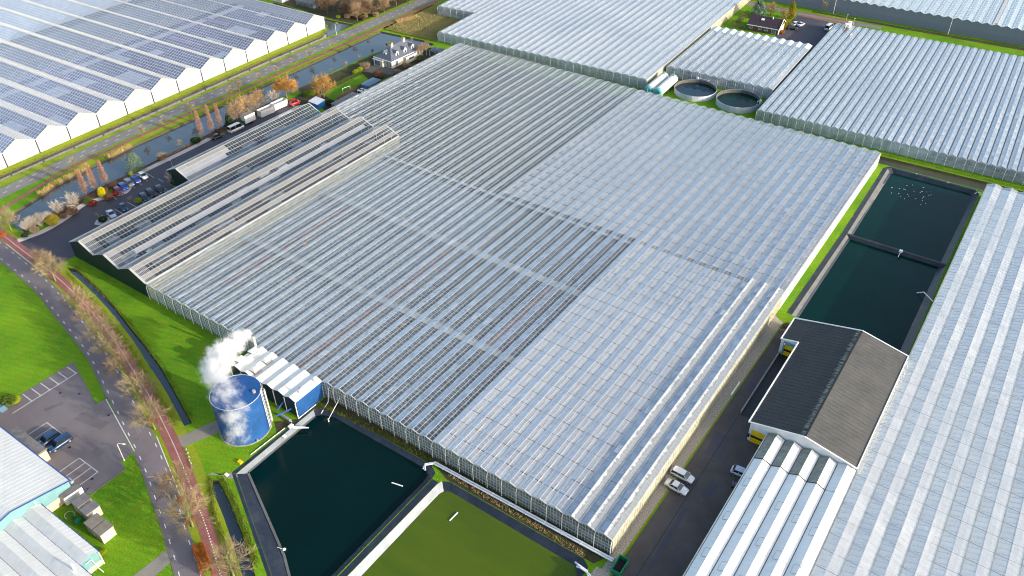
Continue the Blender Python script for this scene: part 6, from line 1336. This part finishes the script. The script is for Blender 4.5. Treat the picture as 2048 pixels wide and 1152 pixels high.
# ---------------------------------------------------------------- vehicles
def profile_car(name, label, cat, x, y, rz, paint, L=4.3, W=1.78, H=1.46, style='hatch', group=None, roof=None):
    """x forward; body lofted from stations, glasshouse, roof skin, wheels, lamps"""
    t = thing(name, label, cat, (x, y, 0), rz, group); h = L / 2; w_ = W / 2
    hood = {'hatch': .88, 'sedan': .86, 'estate': .88, 'suv': 1.08, 'van': 1.15}[style]; belt = {'suv': 1.12, 'van': 1.2}.get(style, .92); tail = {'sedan': .96, 'hatch': .98, 'estate': .98, 'suv': 1.15, 'van': 1.2}[style]
    st = [(-h, .34, tail - .16, .80), (-h + .12, .26, tail - .02, .93), (-h * .55, .22, belt, 1.0), (0, .22, belt, 1.0), (h * .38, .22, belt - .01, 1.0), (h * .5, .22, hood, .99), (h * .85, .24, hood - .12, .93), (h - .06, .30, hood - .24, .82), (h, .36, hood - .34, .76)]
    m = MB(); rings = []
    for (sx, zb, zt, k) in st:
        n0 = len(m.v); zm = zb + (zt - zb) * .55
        m.v += [(sx, -w_ * k * .94, zb), (sx, -w_ * k, zm), (sx, -w_ * k * .93, zt), (sx, 0, zt + .03), (sx, w_ * k * .93, zt), (sx, w_ * k, zm), (sx, w_ * k * .94, zb)]; rings.append(n0)
    for a, b in zip(rings, rings[1:]):
        for j in range(6): m.f.append((a + j, b + j, b + j + 1, a + j + 1)); m.mi.append(0)
        m.f.append((a + 6, b + 6, b, a)); m.mi.append(0)
    for r_, rev in ((rings[0], 0), (rings[-1], 1)):
        f = tuple(range(r_, r_ + 7)); m.f.append(f if not rev else f[::-1]); m.mi.append(0)
    m.build('body', paint, t, True)
    gx = {'hatch': (-h + .22, -h + .75, .1 * L, .27 * L), 'sedan': (-h + .85, -h + 1.45, .08 * L, .24 * L), 'estate': (-h + .12, -h + .42, .12 * L, .28 * L), 'suv': (-h + .14, -h + .45, .12 * L, .27 * L), 'van': (-h + .05, -h + .1, .30 * L, .40 * L)}[style]
    xb0, xt0, xt1, xb1 = gx; z0 = belt - .02; z1 = H - .05; wb, wt = w_ * .92, w_ * .74
    m = MB(); c8 = [(xb0, -wb, z0), (xb1, -wb, z0), (xb1, wb, z0), (xb0, wb, z0), (xt0, -wt, z1), (xt1, -wt, z1), (xt1, wt, z1), (xt0, wt, z1)]
    m.v = c8; m.f = [(0, 1, 5, 4), (1, 2, 6, 5), (2, 3, 7, 6), (3, 0, 4, 7), (4, 5, 6, 7)]; m.mi = [0] * 5; m.build('windows', 'car_glass', t)
    m = MB(); n_ = 5; rows = []
    for i in range(n_):
        f = i / (n_ - 1); xx = xt0 + (xt1 - xt0) * f; zz = z1 + .01 + .05 * math.sin(math.pi * f); b0 = len(m.v); m.v += [(xx, -wt - .03, zz - .03), (xx, -wt * .6, zz + .01), (xx, wt * .6, zz + .01), (xx, wt + .03, zz - .03)]; rows.append(b0)
    for a, b in zip(rows, rows[1:]):
        for j in range(3): m.f.append((a + j, b + j, b + j + 1, a + j + 1)); m.mi.append(0)
    for sy in (-1, 1):
        m.bar((xt0, sy * (wt + .01), z1 - .02), (xb0, sy * (wb + .01), z0), .09, .03, (0, sy, .2)); m.bar((xt1, sy * (wt + .01), z1 - .02), (xb1, sy * (wb + .01), z0), .07, .03, (0, sy, .2)); xm = (xt0 + xt1) / 2; m.bar((xm, sy * (wt + .01), z1 - .02), (xm + .02, sy * (wb + .01), z0), .08, .03, (0, sy, .2))
    m.build('roof_panel', roof or paint, t)
    for sx in (-h * .62, h * .64):
        for sy in (-1, 1):
            m = MB(); m.tube([(sx, sy * (w_ - .16), .33), (sx, sy * (w_ + .01), .33)], .33, 14); o = m.build('wheel', 'rubber', t); m = MB(); m.tube([(sx, sy * (w_ + .01), .33), (sx, sy * (w_ + .025), .33)], .2, 10); m.build('rim', 'steel', o)
    for sy in (-1, 1):
        m = MB(); m.box(h - .26, sy * w_ * .62 - .16, hood - .36, h - .02, sy * w_ * .62 + .16, hood - .2); m.build('headlight', 'lamp_clear', t)
        m = MB(); m.box(-h - .02, sy * w_ * .68 - .14, tail - .36, -h + .1, sy * w_ * .68 + .12, tail - .14); m.build('tail_light', 'lamp_red', t)
        m = MB(); m.box(xb1 - .35, sy * (w_ + .02) - .07, belt - .02, xb1 - .2, sy * (w_ + .02) + .07, belt + .12); m.build('mirror', paint, t)
    return t
profile_car('parked_car', 'white estate car on the dark drive, upper of the two side by side', 'car', 2.75, 22.0, R(-2), 'car_white', 4.5, 1.8, 1.48, 'estate')
profile_car('parked_car', 'silver-white saloon on the dark drive, lower of the two side by side', 'car', 3.05, 18.9, R(-3), 'car_white', 4.4, 1.76, 1.42, 'sedan')
PG = 'cars in the company yard'
for (x, y, rz, pt, st, lab) in ((-176.4, 34.8, -10, 'car_white', 'hatch', 'white car at the right end of the canal-side row of five'), (-176.2, 32.2, -10, 'car_blue', 'hatch', 'bright blue car between the white car and the black one'), (-176.1, 29.9, -10, 'car_grey', 'estate', 'black-and-silver car in the middle of the canal-side row'), (-175.6, 27.6, -10, 'car_blue', 'hatch', 'bright blue car next to the maroon one'), (-174.8, 25.4, -10, 'car_maroon', 'hatch', 'maroon car at the left end of the canal-side row'), (-165.4, 27.4, -12, 'car_teal', 'estate', 'dark teal car beside the lime shrub'), (-165.9, 29.9, -12, 'car_black', 'estate', 'black estate car in the middle of the hall-side trio'), (-165.5, 32.6, -12, 'car_black', 'hatch', 'black hatchback nearest the dark gable'), (-165.9, 20.9, -14, 'car_navy', 'sedan', 'dark navy car parked alone left of the lime shrub'), (-165.5, 16.9, -14, 'car_silver', 'sedan', 'silver-lilac car nearest the planter')):
    profile_car('parked_car', lab, 'car', x, y, R(rz), pt, 4.2, 1.78, 1.48, st, PG)
profile_car('parked_car', 'black car standing by the upper rust larches', 'car', -178.1, 63.6, R(84), 'car_black', 4.2, 1.76, 1.46, 'hatch')
profile_car('delivery_van', 'white delivery van by the dark conifer on the canal yard', 'van', -177.3, 70.4, R(88), 'car_white', 5.4, 2.0, 2.3, 'van')
box_trailer('box_truck_body', 'tall white box trailer with a tan roof and green drawbar beyond the van', -178.0, 76.4, R(-92), 4.2, 2.2, 3.4, 'wall_white', 'tan_roof', 'trailer', 'skip_green', .8)
def skip(name, label, x, y, rz, L, W, H, matw, mati, cat='container'):
    t = thing(name, label, cat, (x, y, 0), rz); a, b = L / 2, W / 2; m = MB()
    for (x0, y0, x1, y1) in ((-a, -b, a, -b + .08), (-a, b - .08, a, b), (-a, -b + .08, -a + .08, b - .08), (a - .08, -b + .08, a, b - .08)): m.box(x0, y0, .25, x1, y1, H)
    for j in range(int(L / .7)): m.bar((-a + .35 + j * .7, -b, .25), (-a + .35 + j * .7, -b, H), .1, .06, (0, -1, 0)); m.bar((-a + .35 + j * .7, b, .25), (-a + .35 + j * .7, b, H), .1, .06, (0, 1, 0))
    m.build('walls', matw, t)
    m = MB(); m.box(-a + .08, -b + .08, .25, a - .08, b - .08, .45 + .0 * H); m.build('load', mati, t)
    m = MB()
    for p, q in (((-a, -b, H), (a, -b, H)), ((-a, b, H), (a, b, H)), ((-a, -b, H), (-a, b, H)), ((a, -b, H), (a, b, H))): m.bar(p, q, .16, .1)
    m.build('rim', matw, t); return t
skip('open_container', 'long white open-topped container left of its twin, beside the tall box trailer', -178.1, 83.9, R(87), 5.6, 2.2, 2.3, 'wall_white', 'skip_inside')
skip('open_container', 'long white open-topped container right of its twin, next to the red tractor unit', -178.3, 90.0, R(87), 5.6, 2.2, 2.3, 'wall_white', 'skip_inside')
skip('waste_skip', 'green open waste skip at the corner of the dark drive', 2.5, -1.55, R(91), 3.2, 1.7, 1.3, 'skip_green', 'skip_inside', 'skip')
profile_car('tractor_unit', 'red vehicle beyond the white containers, half behind the glass roof', 'truck', -175.9, 94.6, R(80), 'car_red', 4.0, 2.0, 2.0, 'suv')
profile_car('parked_car', 'dark blue car in the neighbour car park, between its bays and the larger one', 'car', -103.0, -39.3, R(-91), 'car_navy', 4.3, 1.8, 1.5, 'hatch')
profile_car('parked_car', 'dark blue estate with silver roof rails, right of the pair in the neighbour car park', 'car', -100.2, -38.6, R(-91), 'car_navy', 4.8, 1.85, 1.6, 'estate')
profile_car('parked_car', 'white car at the far yard by the bungalow, left of the white pair', 'car', -60.3, 262.2, R(78), 'car_white', 4.3, 1.8, 1.46, 'hatch'); profile_car('parked_car', 'white car at the far yard, right of the white pair', 'car', -58.2, 262.6, R(78), 'car_white', 4.3, 1.8, 1.5, 'sedan'); profile_car('parked_car', 'dark car parked in front of the two white ones in the far yard', 'car', -59.6, 256.6, R(20), 'car_black', 4.3, 1.8, 1.5, 'estate')
profile_car('delivery_van', 'white van in the far yard at the edge of the ditch glasshouse', 'van', -47.4, 264.6, R(85), 'car_white', 5.0, 2.0, 2.3, 'van')
profile_car('parked_car', 'pale blue car half hidden behind the eave of the white shed', 'car', 11.6, 28.6, R(5), 'car_silver', 4.0, 1.7, 1.5, 'hatch')
t = thing('forklift', 'small dark forklift half hidden behind the eave of the white shed', 'forklift', (12.0, 25.4, 0), R(10))
m = MB(); m.box(-.9, -.5, .3, .7, .5, 1.0); m.build('body', 'car_grey', t); m = MB()
for sx in (-.6, .5):
    for sy in (-.45, .45): m.bar((sx, sy, 1.0), (sx, sy, 2.0), .08, .08, (1, 0, 0))
m.box(-.7, -.55, 2.0, .6, .55, 2.07); m.build('cage', 'black_trim', t); m = MB(); m.box(.75, -.4, .1, .9, -.25, 2.1); m.box(.75, .25, .1, .9, .4, 2.1); m.box(.9, -.4, .1, 1.8, -.25, .16); m.box(.9, .25, .1, 1.8, .4, .16); m.build('mast', 'steel', t)
for sx in (-.6, .5):
    for sy in (-.5, .5): m = MB(); m.tube([(sx, sy - .08, .28), (sx, sy + .08, .28)], .28, 10); m.build('wheel', 'rubber', t)

# ---------------------------------------------------------------- lamps, pipes, floats, birds and other small things
def lamp(label, x, y, h, arm, ang, mat='white_post'):
    t = thing('street_lamp', label, 'street lamp', (x, y, 0), ang); m = MB(); m.tube([(0, 0, 0), (0, 0, h * .92), (arm * .25, 0, h), (arm, 0, h + .08)], [.09, .06, .05, .045], 6); m.build('pole', mat, t)
    m = MB(); m.box(arm - .1, -.13, h + .02, arm + .5, .13, h + .16); m.build('lamp_head', 'lamp_clear', t); m = MB(); m.cyl(0, 0, 0, .4, .12, 8); m.build('base', mat, t)
lamp('white street lamp with a bent arm at the car park lawn corner', -86.5, -34.0, 4.9, 1.3, R(22)); lamp('grey street lamp at the upper road where the side canal ends', -210.3, 150.0, 5.0, .9, R(0), 'alu_bar'); lamp('short lamp in front of the propagation house gable', -173.9, 43.3, 2.3, .5, R(180), 'alu_bar'); lamp('tall pale pole left of the slate-grey wall', -51.6, 284.0, 6.2, .2, R(0)); lamp('tall pale pole in front of the slate-grey wall, right one', -6.3, 285.0, 7.0, .2, R(0)); lamp('thin mast on the ridge end of the ditch glasshouse, left of two', -41.0, 262.6, 7.5, .3, R(90), 'bark_white'); lamp('thin mast on the ridge end of the ditch glasshouse, right of two', -38.0, 262.6, 6.6, .2, R(90), 'alu_bar')
t = thing('rooftop_plant', 'cluster of pale machinery between the two masts on the ditch glasshouse', 'machinery', (-39.4, 260.2, 4.0)); m = MB(); m.box(-.9, -1.2, 0, .8, .8, 1.2); m.box(-.4, .9, 0, .9, 2.0, 1.7); m.build('housing', 'white_paint', t); m = MB(); m.tube([(-.2, -1.2, .9), (-.3, -2.4, .6), (0, -3.4, .7)], .2, 8); m.build('duct', 'cream_wall', t); m = MB(); m.box(-.7, -2.6, .2, .2, -1.6, .5); m.build('frame', 'brick_wall', t)
for k_, dy in enumerate((-.0, -.42)):
    m = MB(); m.tube([(1.0, -.75 + dy, .45), (-37.0, -1.25 + dy, .45), (-38.4 + k_ * .15, -2.6 + dy * .4, .3), (-38.3 + k_ * .5, -3.4, -.3)], .17, 8)
    for j in range(10): x = -1.5 - j * 3.7; m.tube([(x, -.78 + dy - (x * -.0132), .45), (x - .12, -.78 + dy - (x * -.0132), .45)], .21, 8)
    tag(m.build('water_pipe', 'pvc_white'), ('long white pipe along the glasshouse front, the one nearer the glass', 'long white pipe along the glasshouse front, the one nearer the green pond')[k_], 'pipe', 'pipes along the glasshouse front')
for k_, dx in enumerate((0, .6)):
    m = MB(); m.tube([(-4.2 + dx, -4.6 - dx * .9, .0), (-3.4 + dx, -5.0 - dx * .5, .5), (-1.6 + dx, -5.2 - dx * .5, .5), (.6 + dx, -7.6 - dx, .45)], .17, 8); tag(m.build('bent_pipe', 'pvc_white'), ('bent white pipe at the green pond corner, left of two', 'bent white pipe at the green pond corner, right of two')[k_], 'pipe', 'bent pipes at the green pond corner')
m = MB(); m.tube([(-65.2, -.4, 3.6), (-65.1, -1.2, .4), (-64.6, -3.9, -.4)], .08, 6); tag(m.build('overflow_pipe', 'pvc_white'), 'white standing pipe at the corner where boiler house meets glasshouse', 'pipe')
m = MB(); m.tube([(-62.2, -.3, 2.6), (-62.0, -4.4, -.2)], .06, 6); m.cyl(-62.0, -4.4, -.75, .1, .12, 6); tag(m.build('suction_pipe', 'pvc_white'), 'slanting thin white pipe running into the dark pond', 'pipe')
m = MB(); m.tube([(-66.9, -7.8, .2), (-66.8, -3.0, .2)], .08, 6); tag(m.build('wall_pipe', 'pvc_white'), 'white pipe lying along the foot of the blue side wall', 'pipe')
m = MB()
for j in range(4): m.tube([(-66.6 + j * .3, -10.2, .3), (-64.2 + j * .25, -8.6 + j * .1, .1)], .1, 6)
m.box(-66.9, -10.6, 0, -66.3, -9.6, .5); tag(m.build('pump_pipes', 'pvc_white'), 'bundle of white pipes on the dark pond edge by the boiler house', 'pipes')
m = MB(); m.tube([(-67.6, -19.5, .1), (-67.3, -11.0, .12)], .07, 6); tag(m.build('ground_pipe', 'pvc_white'), 'thin white pipe on the grass along the dark pond edge', 'pipe')
for (a, b, lab) in (((-41.3, -8.9), (-39.1, -8.4), 'white tube floating in the dark pond'), ((-27.2, -9.5), (-27.1, -7.3), 'white tube floating in the green pond')):
    m = MB(); m.tube([(*a, -.68), (*b, -.68)], .12, 8); tag(m.build('float_tube', 'foam_white'), lab, 'float')
m = MB(); m.tube([(-46.9, -30.3, -.7), (-46.9, -30.3, -.45), (-46.9, -30.3, -.2)], [.12, .32, .12], 10); m.tube([(-46.9, -30.3, -.5), (-47.9, -30.9, .1)], .03, 5); tag(m.build('float_ball', 'foam_white'), 'white ball float tethered at the dark pond edge', 'float')
m = MB(); m.box(-64.6, -18.0, 0, -63.9, -17.5, .06); 
m = MB(); m.box(-68.3, -22.2, 0, -67.4, -21.5, .35); tag(m.build('yellow_box', 'yellow_door'), 'small pale yellow box on the grass below the tank', 'box')
m = MB(); m.box(-66.2, -12.9, 0, -65.4, -12.2, .12); tag(m.build('white_slab', 'white_paint'), 'white slab on the grass between tank and dark pond', 'slab')
m = MB(); m.box(-68.0, -25.6, 0, -67.2, -25.0, .15); tag(m.build('manhole_block', 'white_paint'), 'white block in the grass near the short ditch', 'block')
m = MB(); m.cyl(-69.7, -16.9, 0, .8, .25, 8); tag(m.build('barrel', 'cream_wall'), 'pale barrel at the foot of the blue tank', 'barrel')
m = MB(); m.box(1.75, 47.0, 0, 2.05, 51.5, .35); tag(m.build('white_kerb_block', 'white_paint'), 'long white block lying on the gravel strip by the drive', 'block')
for i in range(6): 
    x, y = [(-79.0, -25.6), (-78.0, -26.0), (-77.0, -26.5), (-76.2, -27.0), (-75.4, -27.3), (-74.5, -27.8)][i]; m = MB(); m.tube([(x, y, 0), (x, y, .3), (x, y, .36)], [.16, .14, .02], 8); tag(m.build('boundary_stone', 'concrete'), ORD[i] + ' small pale stone along the red path by the tank track, from the top', 'stone', 'stones along the red path')
for i, (x, y) in enumerate(((-207.9, 3.2), (-205.3, .6))): m = MB(); m.box(x - .5, y - .35, 0, x + .5, y + .35, .9); m.box(x - .35, y - .25, .9, x + .35, y + .25, 1.1); tag(m.build('roadside_box', 'white_paint'), ('white roadside box at the left edge, upper of two', 'white roadside box at the left edge, lower of two')[i], 'box')
m = MB(); m.poly([(-213.4, 127.5, -.62), (-212.2, 127.3, -.62), (-212.0, 128.6, -.3), (-213.2, 128.8, -.3)]); m.box(-213.3, 127.5, -.7, -212.1, 128.6, -.63); tag(m.build('floating_sheet', 'wall_white'), 'white sheet floating in the narrow canal', 'sheet')
m = MB()
for k_ in range(3): m.tube([(27.0 + k_ * .0, 160.6, -.2), (27.6, 161.0, .3), (29.2, 159.6, .6)], .1, 6)
tag(m.build('inlet_pipe', 'pvc_white'), 'white bent pipe at the far right corner of the teal pond', 'pipe')
m = MB(); m.tube([(24.8, 105.3, -.9), (26.2, 105.0, .1), (28.9, 101.8, .5)], .12, 6); tag(m.build('side_pipe', 'pvc_white'), 'white bent pipe on the right bank of the near teal pond', 'pipe')
m = MB(); m.box(16.9, 118.9, .02, 17.7, 119.6, .5); m.tube([(17.3, 119.2, .4), (17.2, 117.9, -.9)], .08, 6); tag(m.build('pond_pump', 'pvc_white'), 'small pale pump on the bar between the two teal ponds', 'pump')
gm = MB(); gm.v = [(-.22, 0, .05), (0, -.09, .04), (.2, 0, .1), (0, .09, .04), (0, 0, .17), (.26, 0, .18), (.2, -.04, .16), (.2, .04, .16)]; gm.f = [(0, 1, 4), (1, 2, 4), (2, 3, 4), (3, 0, 4), (2, 6, 5), (5, 7, 2), (6, 7, 5), (0, 3, 2, 1)]; gm.mi = [0] * 8; gme = gm.mesh('gull', 'foam_white'); rg_ = random.Random(8)
for i in range(30):
    r_, a = 6.0 * rg_.random() ** .5, rg_.random() * 6.28; x, y = 12.6 + r_ * math.cos(a) * 1.0, 152.0 + r_ * math.sin(a) * .95
    o = put('gull', gme, None, (x, y, -1.02)); o.rotation_euler = (0, 0, rg_.random() * 6.28); tag(o, 'small white gull afloat on the upper teal pond', 'gull', 'gulls on the upper teal pond')
for i, (x, y) in enumerate(((10.9, 162.4), (19.5, 162.4))): o = put('gull', gme, None, (x, y, .02)); o.scale = (1.6,) * 3; tag(o, ('white gull on the far pond rim, left one', 'white gull on the far pond rim, right one')[i], 'gull')
